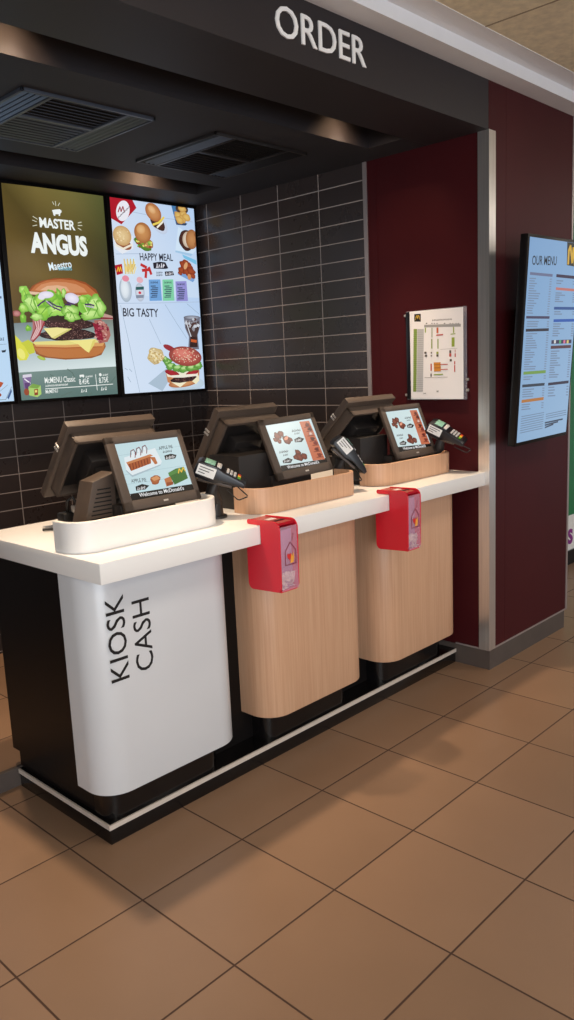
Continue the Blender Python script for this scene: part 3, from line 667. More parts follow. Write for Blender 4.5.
  ['p',[214,222,230],[.0468,.6625,.0871,.6644,.0943,.6343,.0339,.6317]],
  ['e',[226,140,160],[226,140,160],.0655,.6493,.024,.0173,0,0],
  ['e',[220,226,236],[176,186,204],.1579,.5753,.0338,.052,0,0],
  ['e',[226,176,186],[226,176,186],.1645,.6455,.0234,.0176,0,0],
  ['p',[40,90,90],[.1324,.6052,.1897,.6095,.1881,.5919,.1307,.5877]],
  ['e',[200,60,80],[200,60,80],.1577,.5732,.0104,.0083,0,0],
  ['p',[130,140,160],[.128,.5589,.1854,.5628,.1811,.545,.1289,.5414]],
  ['p',[112,162,216],[.2276,.6504,.3134,.6553,.3147,.533,.223,.5285]],
  ['l',[40,50,70],.003,[.2427,.6303,.2445,.6408]],
  ['l',[40,50,70],.0026,[.2401,.6307,.2461,.6313]],
  ['l',[40,50,70],.003,[.2493,.6306,.2518,.638]],
  ['l',[40,50,70],.003,[.258,.6309,.2597,.6414]],
  ['l',[40,50,70],.0026,[.2553,.6313,.2614,.6319]],
  ['l',[40,50,70],.003,[.2645,.6312,.2672,.6402]],
  ['l',[40,50,70],.0026,[.2634,.6359,.2694,.6366]],
  ['l',[40,50,70],.003,[.2733,.6316,.275,.6421]],
  ['l',[40,50,70],.003,[.2799,.6318,.2824,.6393]],
  ['l',[40,50,70],.0026,[.2787,.6365,.2848,.6373]],
  ['l',[40,50,70],.003,[.2886,.6322,.2904,.6428]],
  ['l',[40,50,70],.0026,[.286,.6326,.2921,.6332]],
  ['l',[50,66,92],.0054,[.2401,.6135,.2749,.6159]],
  ['l',[50,66,92],.0054,[.2471,.6034,.2915,.6061]],
  ['l',[50,66,92],.0054,[.2381,.5926,.2892,.5955]],
  ['l',[50,66,92],.0054,[.2452,.5824,.2869,.5849]],
  ['l',[50,66,92],.0054,[.2362,.5717,.2846,.5743]],
  ['l',[50,66,92],.0054,[.2433,.5615,.2823,.5637]],
  ['l',[50,66,92],.0054,[.2343,.5507,.28,.5532]],
  ['p',[126,206,164],[.3283,.6549,.4098,.6596,.4086,.5355,.3214,.5321]],
  ['l',[40,50,70],.003,[.344,.6345,.3457,.6451]],
  ['l',[40,50,70],.0028,[.3413,.6349,.3475,.6355]],
  ['l',[40,50,70],.003,[.3507,.6348,.3533,.6423]],
  ['l',[40,50,70],.003,[.3597,.6352,.3614,.6458]],
  ['l',[40,50,70],.0028,[.357,.6356,.3632,.6361]],
  ['l',[40,50,70],.003,[.3664,.6354,.3692,.6446]],
  ['l',[40,50,70],.0028,[.3652,.6402,.3715,.6409]],
  ['l',[40,50,70],.003,[.3754,.6358,.3772,.6465]],
  ['l',[40,50,70],.003,[.3822,.6361,.3848,.6436]],
  ['l',[40,50,70],.0028,[.381,.6408,.3873,.6416]],
  ['l',[40,50,70],.003,[.3913,.6365,.393,.6472]],
  ['l',[40,50,70],.0028,[.3885,.6369,.3948,.6375]],
  ['l',[50,66,92],.0054,[.3413,.6175,.3772,.62]],
  ['l',[50,66,92],.0054,[.3486,.6072,.3943,.61]],
  ['l',[50,66,92],.0054,[.3394,.5963,.392,.5992]],
  ['l',[50,66,92],.0054,[.3467,.5859,.3896,.5885]],
  ['l',[50,66,92],.0054,[.3375,.575,.3873,.5777]],
  ['l',[50,66,92],.0054,[.3448,.5647,.385,.567]],
  ['l',[50,66,92],.0054,[.3356,.5538,.3826,.5562]],
  ['p',[146,142,208],[.4255,.6486,.5109,.6544,.5137,.5362,.4237,.5316]],
  ['l',[40,50,70],.0032,[.4417,.6278,.4435,.6386]],
  ['l',[40,50,70],.0028,[.4389,.6283,.4453,.6288]],
  ['l',[40,50,70],.0032,[.4487,.6281,.4513,.6357]],
  ['l',[40,50,70],.0032,[.4579,.6285,.4597,.6393]],
  ['l',[40,50,70],.0028,[.4551,.6289,.4615,.6295]],
  ['l',[40,50,70],.0032,[.4648,.6288,.4676,.638]],
  ['l',[40,50,70],.0028,[.4636,.6336,.47,.6344]],
  ['l',[40,50,70],.0032,[.4741,.6291,.4759,.64]],
  ['l',[40,50,70],.0032,[.4811,.6294,.4837,.6371]],
  ['l',[40,50,70],.0028,[.4798,.6342,.4863,.635]],
  ['l',[40,50,70],.0032,[.4904,.6298,.4922,.6407]],
  ['l',[40,50,70],.0028,[.4876,.6302,.4941,.6308]],
  ['l',[50,66,92],.0056,[.439,.6106,.476,.613]],
  ['l',[50,66,92],.0056,[.4465,.6001,.4936,.6029]],
  ['l',[50,66,92],.0056,[.4371,.589,.4912,.592]],
  ['l',[50,66,92],.0056,[.4447,.5785,.4889,.5811]],
  ['l',[50,66,92],.0056,[.4353,.5675,.4865,.5702]],
  ['l',[50,66,92],.0056,[.4428,.5569,.4841,.5593]],
  ['l',[50,66,92],.0056,[.4334,.5459,.4818,.5484]],
  ['p',[120,190,226],[.4901,.81,.5997,.7814,.6003,.7543,.5025,.7894]],
  ['p',[120,160,210],[.4447,.6922,.5623,.649,.5783,.6661,.4677,.7147]],
  ['e',[168,76,40],[120,46,24],.499,.7485,.0343,.022,20,.12],
  ['e',[168,76,40],[120,46,24],.5339,.7397,.0376,.024,20,.12],
  ['e',[168,76,40],[120,46,24],.4819,.7154,.0313,.0202,20,.12],
  ['e',[168,76,40],[120,46,24],.5239,.7069,.0346,.0222,20,.12],
  ['e',[168,76,40],[120,46,24],.5533,.7138,.0349,.0223,20,.12],
  ['e',[168,76,40],[120,46,24],.5626,.6871,.0233,.0149,20,.12],
  ['e',[168,76,40],[120,46,24],.4664,.6986,.017,.011,20,.12],
  ['e',[168,76,40],[120,46,24],.5146,.7655,.023,.0147,20,.12],
  ['e',[214,160,110],[214,160,110],.5128,.7439,.0129,.0238,30,0],
  ['e',[206,140,90],[206,140,90],.5361,.6804,.0145,.0175,0,0],
  ['t',[40,42,56],'BIG TASTY',.0287,.4386,.2805,.4379,.045,.55],
  ['l',[150,170,190],.003,[.0166,.4985,.056,.2837,.1033,.0014]],
  ['l',[150,170,190],.0032,[.2115,.423,.2819,.2814]],
  ['l',[150,170,190],.0032,[.335,.5108,.4116,.4046,.485,.3109]],
  ['l',[150,170,190],.0034,[.5029,.5199,.595,.4589]],
  ['l',[150,170,190],.0036,[.0114,.1459,.0298,.1354]],
  ['l',[150,170,190],.0036,[.0424,.14,.058,.1245]],
  ['l',[150,170,190],.0036,[.026,.0957,.045,.0648]],
  ['p',[168,188,206],[.1685,.0513,.3218,.1414,.3433,.0833,.2698,.001]],
  ['e',[196,214,226],[184,204,220],.4616,.036,.1381,.0448,0,0],
  ['p',[110,110,124],[.4715,.4404,.6006,.4421,.5973,.3848,.5731,.3316,.5772,.2442,.4905,.2455,.5025,.3213,.4767,.3738]],
  ['p',[70,50,48],[.4803,.4155,.5886,.4165,.5842,.3635,.5675,.3316,.5669,.2571,.5026,.258,.5139,.3255,.4895,.3633]],
  ['e',[170,176,190],[90,90,104],.5372,.4371,.0667,.0127,0,0],
  ['s',[[200,206,216],[140,140,150],[80,50,46]],.5336,.395,.0501,.038,26,.0139,0],
  ['p',[50,26,24],[.5135,.3213,.5666,.321,.5669,.2571,.5026,.258]],
  ['l',[200,90,40],.0166,[.5199,.298,.5587,.2934]],
  ['l',[214,220,230],.0068,[.4885,.4156,.5056,.3581,.5193,.3233]],
  ['e',[226,210,170],[190,166,116],.2393,.2105,.0617,.0471,0,.12],
  ['s',[[240,226,180],[206,180,120],[180,150,90]],.2393,.2105,.054,.041,70,.009,0],
  ['e',[150,40,50],[150,40,50],.3451,.2549,.0477,.0166,20,0],
  ['p',[196,130,84],[.3037,.116,.5695,.1176,.5609,.0478,.4745,.0247,.3782,.0208,.314,.0531]],
  ['e',[214,160,110],[170,100,60],.4346,.0425,.1151,.0255,-4,0],
  ['p',[232,228,206],[.3037,.116,.5523,.1161,.556,.075,.437,.0711,.3168,.0843]],
  ['e',[62,34,32],[44,24,24],.4421,.0667,.107,.0213,-3,.06],
  ['s',[[110,70,64],[40,20,20]],.4421,.0667,.096,.0149,36,.0069,0],
  ['p',[236,228,190],[.5046,.0502,.5612,.0856,.5641,.053,.5339,.0306]],
  ['p',[240,232,200],[.3405,.052,.4073,.0438,.4627,.0488,.4077,.0172]],
  ['e',[170,36,44],[140,24,36],.3533,.1059,.0561,.0168,14,0],
  ['e',[176,40,46],[140,24,36],.5088,.1004,.0558,.0171,-14,0],
  ['p',[236,230,214],[.344,.0916,.5506,.0946,.5495,.0817,.4374,.0754,.3456,.079]],
  ['e',[120,176,80],[74,130,50],.3246,.1724,.0343,.0229,0,.2],
  ['e',[186,220,150],[150,200,110],.3199,.1788,.0171,.0114,0,.2],
  ['e',[120,176,80],[74,130,50],.3488,.1458,.0399,.023,0,.2],
  ['e',[186,220,150],[150,200,110],.344,.1522,.0199,.0115,0,.2],
  ['e',[120,176,80],[74,130,50],.4015,.1337,.0487,.0211,0,.2],
  ['e',[186,220,150],[150,200,110],.3967,.1401,.0243,.0105,0,.2],
  ['e',[120,176,80],[74,130,50],.4555,.1267,.0549,.0212,0,.2],
  ['e',[186,220,150],[150,200,110],.4506,.1332,.0274,.0106,0,.2],
  ['e',[120,176,80],[74,130,50],.5115,.1324,.0558,.0214,0,.2],
  ['e',[186,220,150],[150,200,110],.5065,.1389,.0279,.0107,0,.2],
  ['e',[120,176,80],[74,130,50],.5618,.1448,.0368,.0215,0,.2],
  ['e',[186,220,150],[150,200,110],.5567,.1514,.0184,.0107,0,.2],
  ['e',[120,176,80],[74,130,50],.3128,.1883,.0184,.0166,0,.2],
  ['e',[186,220,150],[150,200,110],.3081,.1946,.0092,.0083,0,.2],
  ['e',[196,96,84],[140,60,52],.4649,.2037,.1291,.0592,6,0],
  ['e',[216,130,116],[196,96,84],.4432,.222,.0736,.0295,6,0],
  ['s',[[240,214,190],[226,190,160]],.4655,.2111,.1153,.0465,80,.0047,0]],
 'side': [
  ['v',[[196,216,236],[186,214,240],[176,210,240],[200,220,236]],[0,0,.606,0,.606,1.085,0,1.085]],
  ['l',[140,160,176],.0038,[.492,.0096,.561,.0102,.6001,.0731]],
  ['l',[150,170,186],.003,[.515,.0405,.5792,.0834]],
  ['p',[60,90,140],[.5699,.0189,.597,.064,.5995,.0499,.5768,.0092]],
  ['p',[180,80,40],[.5105,.0866,.5416,.1017,.5587,.0954,.5448,.0776,.5063,.0501]],
  ['e',[150,60,30],[150,60,30],.5281,.0352,.0118,.0092,0,0],
  ['e',[210,140,70],[210,140,70],.522,.0677,.0137,.011,0,0],
  ['p',[40,50,66],[.5653,.2583,.5832,.2598,.5915,.2634,.5859,.2488,.568,.2473]],
  ['l',[60,80,100],.0034,[.5107,.3045,.5133,.3188]],
  ['l',[60,80,100],.003,[.5077,.3052,.5147,.3056]],
  ['l',[60,80,100],.0034,[.5181,.305,.5214,.315]],
  ['l',[60,80,100],.0034,[.528,.3055,.5305,.3199]],
  ['l',[60,80,100],.003,[.525,.3063,.532,.3066]],
  ['l',[60,80,100],.0034,[.5354,.3061,.539,.3183]],
  ['l',[60,80,100],.003,[.5343,.3126,.5413,.3132]],
  ['l',[60,80,100],.0034,[.5453,.3066,.5479,.321]],
  ['l',[60,80,100],.0034,[.5528,.3071,.5561,.3172]],
  ['l',[60,80,100],.0032,[.5517,.3137,.5588,.3143]],
  ['l',[60,80,100],.0034,[.5628,.3077,.5654,.3221]],
  ['l',[60,80,100],.0032,[.5598,.3084,.5669,.3088]],
  ['l',[60,80,100],.0034,[.5703,.3082,.5739,.3205]],
  ['l',[60,80,100],.0034,[.5804,.3087,.583,.3233]],
  ['l',[60,80,100],.0032,[.5773,.3095,.5845,.3099]],
  ['l',[120,140,160],.002,[.5041,.2845,.5965,.2898]],
  ['l',[90,110,140],.0116,[.531,.5183,.5932,.5219]]],
 'pie': [
  ['p',[196,222,228],[.0376,.2309,.2986,.2249,.2972,.0547,.0356,.0578]],
  ['p',[16,14,14],[.0356,.0578,.2972,.0547,.2987,.0361,.0385,.0402]],
  ['l',[170,200,208],.0014,[.0368,.1898,.2975,.1951]],
  ['l',[170,200,208],.0014,[.0362,.1236,.2963,.1241]],
  ['l',[170,200,208],.0014,[.0359,.0907,.2993,.0869]],
  ['p',[226,236,240],[.0549,.181,.1897,.1997,.2009,.1499,.1925,.1406,.0664,.1182,.049,.1385]],
  ['p',[170,190,200],[.049,.1385,.0664,.1182,.1925,.1406,.1892,.1362,.0641,.1119,.0465,.1355]],
  ['p',[170,90,50],[.0581,.164,.1624,.1807,.1547,.1487,.067,.1328]],
  ['p',[200,130,84],[.0581,.164,.1624,.1807,.1721,.1741,.0631,.1567]],
  ['p',[186,110,64],[.1567,.1717,.178,.1679,.1811,.1454,.1688,.1429]],
  ['l',[120,50,28],.0038,[.069,.1559,.0666,.1362]],
  ['l',[120,50,28],.0038,[.0813,.1578,.0788,.138]],
  ['l',[120,50,28],.0038,[.0936,.1596,.0912,.1398]],
  ['l',[120,50,28],.0038,[.106,.1615,.1035,.1415]],
  ['l',[120,50,28],.0038,[.1185,.1633,.116,.1433]],
  ['l',[120,50,28],.0038,[.1311,.1652,.1286,.1451]],
  ['l',[120,50,28],.0038,[.1438,.1671,.1412,.147]],
  ['l',[120,50,60],.003,[.0805,.1793,.0893,.1999,.1017,.2039,.1055,.1926,.0979,.1759]],
  ['l',[236,236,240],.0038,[.0879,.1785,.0963,.1977,.0972,.1828]],
  ['l',[120,50,60],.003,[.1049,.1846,.1139,.2052,.1264,.2093,.1303,.198,.1226,.1812]],
  ['l',[236,236,240],.0038,[.1125,.1837,.121,.2031,.1219,.188]],
  ['l',[120,50,60],.003,[.1308,.1884,.1399,.2092,.1526,.2133,.1565,.2019,.1487,.185]],
  ['l',[236,236,240],.0038,[.1384,.1875,.1471,.2071,.148,.1919]],
  ['t',[50,60,66],'APPLE PIE',.2047,.1911,.2652,.1915,.0114,.15],
  ['l',[50,60,66],.002,[.2178,.1788,.2211,.1861]],
  ['l',[50,60,66],.0018,[.2162,.1794,.2203,.1791]],
  ['l',[50,60,66],.002,[.2228,.1788,.226,.1838]],
  ['l',[50,60,66],.002,[.2293,.1787,.2326,.186]],
  ['l',[50,60,66],.0018,[.2276,.1793,.2317,.179]],
  ['l',[50,60,66],.002,[.2343,.1787,.2379,.1849]],
  ['l',[50,60,66],.0018,[.2345,.1822,.2386,.1821]],
  ['l',[50,60,66],.002,[.2407,.1786,.2441,.1859]],
  ['l',[50,60,66],.002,[.2458,.1786,.249,.1837]],
  ['l',[50,60,66],.0018,[.246,.1821,.2501,.182]],
  ['l',[50,60,66],.002,[.2523,.1785,.2556,.1859]],
  ['l',[50,60,66],.0018,[.2506,.1791,.2548,.1788]],
  ['p',[24,24,26],[.2179,.1687,.2478,.1723,.2707,.1654,.2612,.1539,.2172,.1535]],
  ['l',[230,230,230],.0024,[.223,.1561,.2269,.1647]],
  ['l',[230,230,230],.002,[.2211,.1567,.2259,.1564]],
  ['l',[230,230,230],.0024,[.2287,.1563,.2324,.1622]],
  ['l',[230,230,230],.0024,[.236,.1564,.2399,.165]],
  ['l',[230,230,230],.0022,[.2341,.1571,.2389,.1568]],
  ['l',[230,230,230],.0024,[.2417,.1566,.246,.1639]],
  ['l',[230,230,230],.0022,[.2419,.1607,.2468,.1606]],
  ['l',[230,230,230],.0024,[.2491,.1567,.253,.1654]],
  ['l',[230,230,230],.0024,[.2548,.157,.2586,.1629]],
  ['l',[230,230,230],.0022,[.255,.161,.2599,.1609]],
  ['t',[50,60,66],'APPLE PIE',.0544,.0933,.1141,.0902,.012,.15],
  ['p',[24,24,26],[.0645,.0786,.0929,.0838,.1195,.0746,.0998,.0641,.0625,.0643]],
  ['l',[230,230,230],.0022,[.0697,.0664,.0735,.0751]],
  ['l',[230,230,230],.002,[.0678,.0671,.0726,.0667]],
  ['l',[230,230,230],.0022,[.0758,.0666,.0794,.0726]],
  ['l',[230,230,230],.0024,[.0835,.0665,.0873,.0753]],
  ['l',[230,230,230],.002,[.0815,.0672,.0863,.0668]],
  ['l',[230,230,230],.0024,[.0895,.0667,.0937,.074]],
  ['l',[230,230,230],.0022,[.0897,.0708,.0946,.0706]],
  ['l',[230,230,230],.0024,[.0973,.0666,.1012,.0754]],
  ['e',[186,112,66],[150,76,40],.151,.0905,.0217,.0152,-20,.1],
  ['p',[212,150,100],[.1346,.0982,.1625,.1039,.1726,.0916,.1442,.0874]],
  ['p',[190,116,70],[.1877,.0882,.2165,.0939,.2187,.0645,.1873,.0607]],
  ['p',[150,76,40],[.1927,.0751,.2206,.0739,.2187,.0645,.1894,.0618]],
  ['p',[64,110,50],[.2114,.107,.249,.1175,.2859,.1198,.2885,.0771,.223,.0625]],
  ['p',[84,136,66],[.2114,.107,.2859,.1198,.2872,.1097,.2117,.0945]],
  ['l',[236,190,60],.004,[.2542,.1,.2636,.1156,.2688,.1023,.2816,.1175,.2868,.1041]],
  ['t',[236,236,236],"Welcome to McDonald's",.0684,.0421,.2567,.0395,.0126,.5]],
 'wings': [
  ['p',[206,226,228],[.0432,.2317,.2837,.2214,.2935,.0475,.0366,.0582]],
  ['p',[16,14,14],[.0366,.0582,.2935,.0475,.296,.0322,.0367,.0441]],
  ['p',[196,110,78],[.2257,.2236,.2837,.2214,.2935,.0475,.2214,.0511]],
  ['e',[140,70,50],[74,30,24],.0783,.1788,.0189,.015,20,.12],
  ['e',[140,70,50],[74,30,24],.1009,.1867,.0153,.0121,20,.12],
  ['e',[140,70,50],[74,30,24],.0774,.1574,.0132,.0105,20,.12],
  ['e',[140,70,50],[74,30,24],.06,.1651,.0112,.0089,20,.12],
  ['e',[140,70,50],[74,30,24],.122,.1567,.0231,.0182,20,.12],
  ['e',[140,70,50],[74,30,24],.1409,.156,.0116,.0091,20,.12],
  ['e',[140,70,50],[74,30,24],.1557,.0975,.0156,.0121,20,.12],
  ['e',[140,70,50],[74,30,24],.1555,.0776,.0215,.0166,20,.12],
  ['e',[140,70,50],[74,30,24],.1823,.0772,.0178,.0137,20,.12],
  ['e',[140,70,50],[74,30,24],.1343,.0789,.0135,.0105,20,.12],
  ['e',[226,150,120],[226,150,120],.1209,.1641,.0136,.0066,-20,0],
  ['l',[60,66,70],.0026,[.1665,.1859,.1714,.1944]],
  ['l',[60,66,70],.0024,[.1644,.1866,.1697,.1862]],
  ['l',[60,66,70],.0026,[.1727,.1858,.1773,.1916]],
  ['l',[60,66,70],.0026,[.1808,.1854,.1858,.194]],
  ['l',[60,66,70],.0024,[.1787,.1861,.1841,.1857]],
  ['l',[60,66,70],.0026,[.1871,.1852,.1924,.1924]],
  ['l',[60,66,70],.0024,[.1877,.1893,.1931,.1891]],
  ['l',[60,66,70],.0026,[.1953,.1849,.2003,.1935]],
  ['l',[60,66,70],.0026,[.2016,.1847,.2063,.1906]],
  ['l',[60,66,70],.0024,[.2022,.1888,.2076,.1886]],
  ['l',[60,66,70],.0026,[.2099,.1843,.2149,.193]],
  ['l',[60,66,70],.0024,[.2077,.1851,.2131,.1847]],
  ['l',[60,66,70],.002,[.1746,.1738,.1786,.1806]],
  ['l',[60,66,70],.0018,[.173,.1744,.1772,.174]],
  ['l',[60,66,70],.002,[.1801,.1736,.1838,.1783]],
  ['l',[60,66,70],.002,[.1871,.1733,.1911,.1801]],
  ['l',[60,66,70],.0018,[.1854,.1739,.1897,.1735]],
  ['l',[60,66,70],.002,[.1926,.1731,.1968,.1788]],
  ['l',[60,66,70],.0018,[.1931,.1764,.1974,.1762]],
  ['l',[60,66,70],.002,[.1996,.1728,.2037,.1796]],
  ['p',[22,22,24],[.1613,.1533,.1917,.1602,.2184,.1493,.1976,.1374,.16,.1407]],
  ['l',[226,226,226],.0026,[.1674,.1438,.1723,.1523]],
  ['l',[226,226,226],.0024,[.1653,.1445,.1706,.1441]],
  ['l',[226,226,226],.0026,[.1733,.1439,.1779,.1497]],
  ['l',[226,226,226],.0026,[.181,.1438,.186,.1523]],
  ['l',[226,226,226],.0024,[.179,.1445,.1843,.144]],
  ['l',[226,226,226],.0026,[.187,.1439,.1923,.151]],
  ['l',[226,226,226],.0024,[.1875,.1479,.1929,.1477]],
  ['l',[226,226,226],.0026,[.1948,.1437,.1998,.1523]],
  ['l',[60,66,70],.0024,[.0571,.1087,.0618,.1169]],
  ['l',[60,66,70],.0022,[.0551,.1094,.0602,.1089]],
  ['l',[60,66,70],.0024,[.0625,.1085,.0669,.1142]],
  ['l',[60,66,70],.0024,[.0697,.1082,.0744,.1164]],
  ['l',[60,66,70],.0022,[.0677,.1089,.0728,.1084]],
  ['l',[60,66,70],.0024,[.0752,.108,.0802,.1149]],
  ['l',[60,66,70],.0022,[.0757,.112,.0808,.1117]],
  ['l',[60,66,70],.0024,[.0824,.1076,.0872,.1159]],
  ['l',[60,66,70],.0024,[.0879,.1075,.0923,.1132]],
  ['l',[60,66,70],.0022,[.0884,.1115,.0936,.1112]],
  ['l',[60,66,70],.0024,[.0952,.1071,.0999,.1154]],
  ['l',[60,66,70],.0022,[.0932,.1079,.0983,.1074]],
  ['l',[60,66,70],.0024,[.1007,.107,.1057,.1139]],
  ['l',[60,66,70],.002,[.0708,.0942,.0745,.1008]],
  ['l',[60,66,70],.0018,[.0692,.0948,.0732,.0944]],
  ['l',[60,66,70],.002,[.0757,.0942,.0792,.0987]],
  ['l',[60,66,70],.002,[.082,.0939,.0857,.1006]],
  ['l',[60,66,70],.0018,[.0804,.0945,.0844,.0942]],
  ['l',[60,66,70],.002,[.0869,.0939,.0909,.0994]],
  ['l',[60,66,70],.0018,[.0873,.0971,.0914,.0968]],
  ['l',[60,66,70],.002,[.0932,.0937,.097,.1003]],
  ['p',[22,22,24],[.057,.0763,.0911,.0836,.1122,.0732,.0968,.0612,.0565,.0657]],
  ['l',[226,226,226],.0024,[.064,.0686,.0687,.0767]],
  ['l',[226,226,226],.0022,[.062,.0693,.067,.0688]],
  ['l',[226,226,226],.0024,[.0705,.0684,.0749,.074]],
  ['l',[226,226,226],.0024,[.0788,.0681,.0835,.0763]],
  ['l',[226,226,226],.0022,[.0768,.0688,.0819,.0683]],
  ['l',[226,226,226],.0024,[.0854,.0679,.0904,.0748]],
  ['l',[226,226,226],.0022,[.0859,.0719,.091,.0715]],
  ['l',[226,226,226],.0024,[.0937,.0675,.0985,.0758]],
  ['e',[90,40,30],[140,60,44],.264,.205,.0132,.0089,0,.2],
  ['l',[120,56,42],.003,[.2421,.1964,.2791,.1947]],
  ['e',[60,34,28],[140,60,44],.2694,.1856,.0132,.0089,0,.2],
  ['l',[120,56,42],.003,[.2474,.1771,.2845,.1752]],
  ['e',[236,214,200],[140,60,44],.2644,.1656,.0132,.0089,0,.2],
  ['l',[120,56,42],.003,[.2425,.1573,.2795,.1552]],
  ['e',[70,40,34],[140,60,44],.2652,.1422,.0132,.0088,0,.2],
  ['l',[120,56,42],.003,[.2433,.1339,.2802,.1317]],
  ['e',[120,40,36],[140,60,44],.2729,.1224,.0132,.0088,0,.2],
  ['l',[120,56,42],.003,[.251,.1143,.2881,.1119]],
  ['e',[90,34,30],[140,60,44],.2667,.0953,.0132,.0088,0,.2],
  ['l',[120,56,42],.003,[.2449,.0873,.2818,.0847]],
  ['e',[120,50,40],[140,60,44],.2702,.0696,.0132,.0088,0,.2],
  ['l',[120,56,42],.003,[.2483,.0618,.2853,.059]],
  ['t',[236,236,236],"Welcome to McDonald's",.0679,.0408,.2513,.0354,.012,.5]],
 'notice': [
  ['p',[28,26,24],[.0274,.4118,.0658,.4101,.0651,.3729,.0267,.3756]],
  ['l',[222,180,60],.003,[.0346,.3838,.038,.401,.0442,.4031,.047,.3866,.0504,.4026,.0557,.401,.0592,.3833]],
  ['l',[40,40,44],.0018,[.1324,.3719,.1329,.3786]],
  ['l',[40,40,44],.0016,[.1307,.3724,.1344,.3723]],
  ['l',[40,40,44],.0018,[.1362,.3718,.1374,.3765]],
  ['l',[40,40,44],.0018,[.1414,.3717,.142,.3784]],
  ['l',[40,40,44],.0016,[.1398,.3721,.1435,.3721]],
  ['l',[40,40,44],.0018,[.1453,.3716,.1465,.3772]],
  ['l',[40,40,44],.0016,[.1443,.3747,.148,.3748]],
  ['l',[40,40,44],.0018,[.1504,.3714,.151,.3781]],
  ['l',[40,40,44],.0018,[.1543,.3713,.1555,.376]],
  ['l',[40,40,44],.0016,[.1534,.3744,.157,.3745]],
  ['l',[40,40,44],.0018,[.1594,.3712,.16,.3779]],
  ['l',[40,40,44],.0016,[.1578,.3716,.1615,.3716]],
  ['l',[40,40,44],.0018,[.1633,.3711,.1645,.3767]],
  ['l',[40,40,44],.0018,[.1684,.3709,.169,.3776]],
  ['l',[40,40,44],.0016,[.1668,.3714,.1704,.3713]],
  ['l',[40,40,44],.0018,[.1722,.3708,.1734,.3755]],
  ['l',[40,40,44],.0016,[.1713,.3739,.1749,.374]],
  ['l',[40,40,44],.0018,[.1774,.3707,.1779,.3774]],
  ['l',[40,40,44],.0018,[.1812,.3706,.1824,.3762]],
  ['l',[40,40,44],.0016,[.1802,.3737,.1839,.3738]],
  ['l',[40,40,44],.0018,[.1863,.3704,.1868,.3771]],
  ['l',[40,40,44],.0016,[.1847,.3709,.1883,.3708]],
  ['l',[40,40,44],.0018,[.1901,.3704,.1913,.375]],
  ['l',[40,40,44],.0018,[.1952,.3702,.1957,.3768]],
  ['l',[40,40,44],.0016,[.1936,.3706,.1972,.3706]],
  ['l',[40,40,44],.0018,[.1989,.3701,.2001,.3757]],
  ['l',[40,40,44],.0016,[.198,.3732,.2016,.3733]],
  ['l',[40,40,44],.0018,[.204,.3699,.2046,.3766]],
  ['l',[40,40,44],.0018,[.2078,.3699,.209,.3745]],
  ['l',[40,40,44],.0016,[.2069,.3729,.2105,.373]],
  ['l',[40,40,44],.0018,[.2128,.3697,.2134,.3763]],
  ['l',[40,40,44],.0016,[.2112,.3701,.2148,.3701]],
  ['l',[40,40,44],.0018,[.2166,.3696,.2178,.3752]],
  ['l',[40,40,44],.0018,[.2216,.3695,.2222,.3761]],
  ['l',[40,40,44],.0016,[.2201,.3699,.2236,.3698]],
  ['l',[40,40,44],.0018,[.2254,.3694,.2266,.374]],
  ['l',[40,40,44],.0016,[.2245,.3724,.228,.3725]],
  ['l',[40,40,44],.0018,[.2304,.3692,.231,.3758]],
  ['l',[40,40,44],.0018,[.2342,.3691,.2353,.3747]],
  ['l',[40,40,44],.0016,[.2332,.3722,.2368,.3723]],
  ['l',[40,40,44],.0018,[.2392,.369,.2397,.3756]],
  ['l',[40,40,44],.0016,[.2376,.3694,.2411,.3694]],
  ['p',[150,150,150],[.0846,.3566,.2896,.3475,.2895,.3343,.0844,.3441]],
  ['l',[50,50,54],.0046,[.0953,.362,.1014,.3622]],
  ['l',[50,50,54],.003,[.1262,.3599,.1321,.3601]],
  ['l',[50,50,54],.003,[.1411,.3589,.147,.3591]],
  ['l',[50,50,54],.003,[.1559,.3579,.1618,.3581]],
  ['l',[50,50,54],.0044,[.1978,.355,.2036,.3552]],
  ['l',[50,50,54],.0028,[.2289,.3528,.2347,.3531]],
  ['l',[50,50,54],.0028,[.2433,.3519,.2491,.3521]],
  ['l',[50,50,54],.0028,[.2612,.3506,.2669,.3508]],
  ['l',[50,50,54],.0028,[.274,.3497,.2797,.35]],
  ['p',[126,150,70],[.0229,.3406,.043,.3393,.0324,.034,.0135,.0343]],
  ['p',[182,182,184],[.0445,.3392,.0828,.3368,.0713,.0336,.0355,.034]],
  ['l',[90,116,50],.0016,[.0212,.3357,.0414,.3344]],
  ['l',[140,140,144],.0016,[.0444,.3342,.0781,.3321]],
  ['l',[90,116,50],.0016,[.021,.3256,.0412,.3244]],
  ['l',[140,140,144],.0016,[.0442,.3242,.0779,.3221]],
  ['l',[90,116,50],.0016,[.0208,.3155,.041,.3143]],
  ['l',[140,140,144],.0016,[.044,.3141,.0778,.3121]],
  ['l',[90,116,50],.0016,[.0206,.3054,.0408,.3042]],
  ['l',[140,140,144],.0016,[.0439,.3041,.0776,.3021]],
  ['l',[90,116,50],.0016,[.0204,.2953,.0406,.2942]],
  ['l',[140,140,144],.0016,[.0437,.294,.0774,.2921]],
  ['l',[90,116,50],.0016,[.0202,.2852,.0404,.2841]],
  ['l',[140,140,144],.0016,[.0435,.2839,.0772,.2821]],
  ['l',[90,116,50],.0016,[.02,.2751,.0402,.274]],
  ['l',[140,140,144],.0016,[.0433,.2738,.0771,.272]],
  ['l',[90,116,50],.0016,[.0198,.2649,.04,.2639]],
  ['l',[140,140,144],.0016,[.0431,.2637,.0769,.262]],
  ['l',[90,116,50],.0016,[.0196,.2548,.0398,.2538]],
  ['l',[140,140,144],.0016,[.0429,.2536,.0767,.2519]],
  ['l',[90,116,50],.0016,[.0194,.2446,.0396,.2437]],
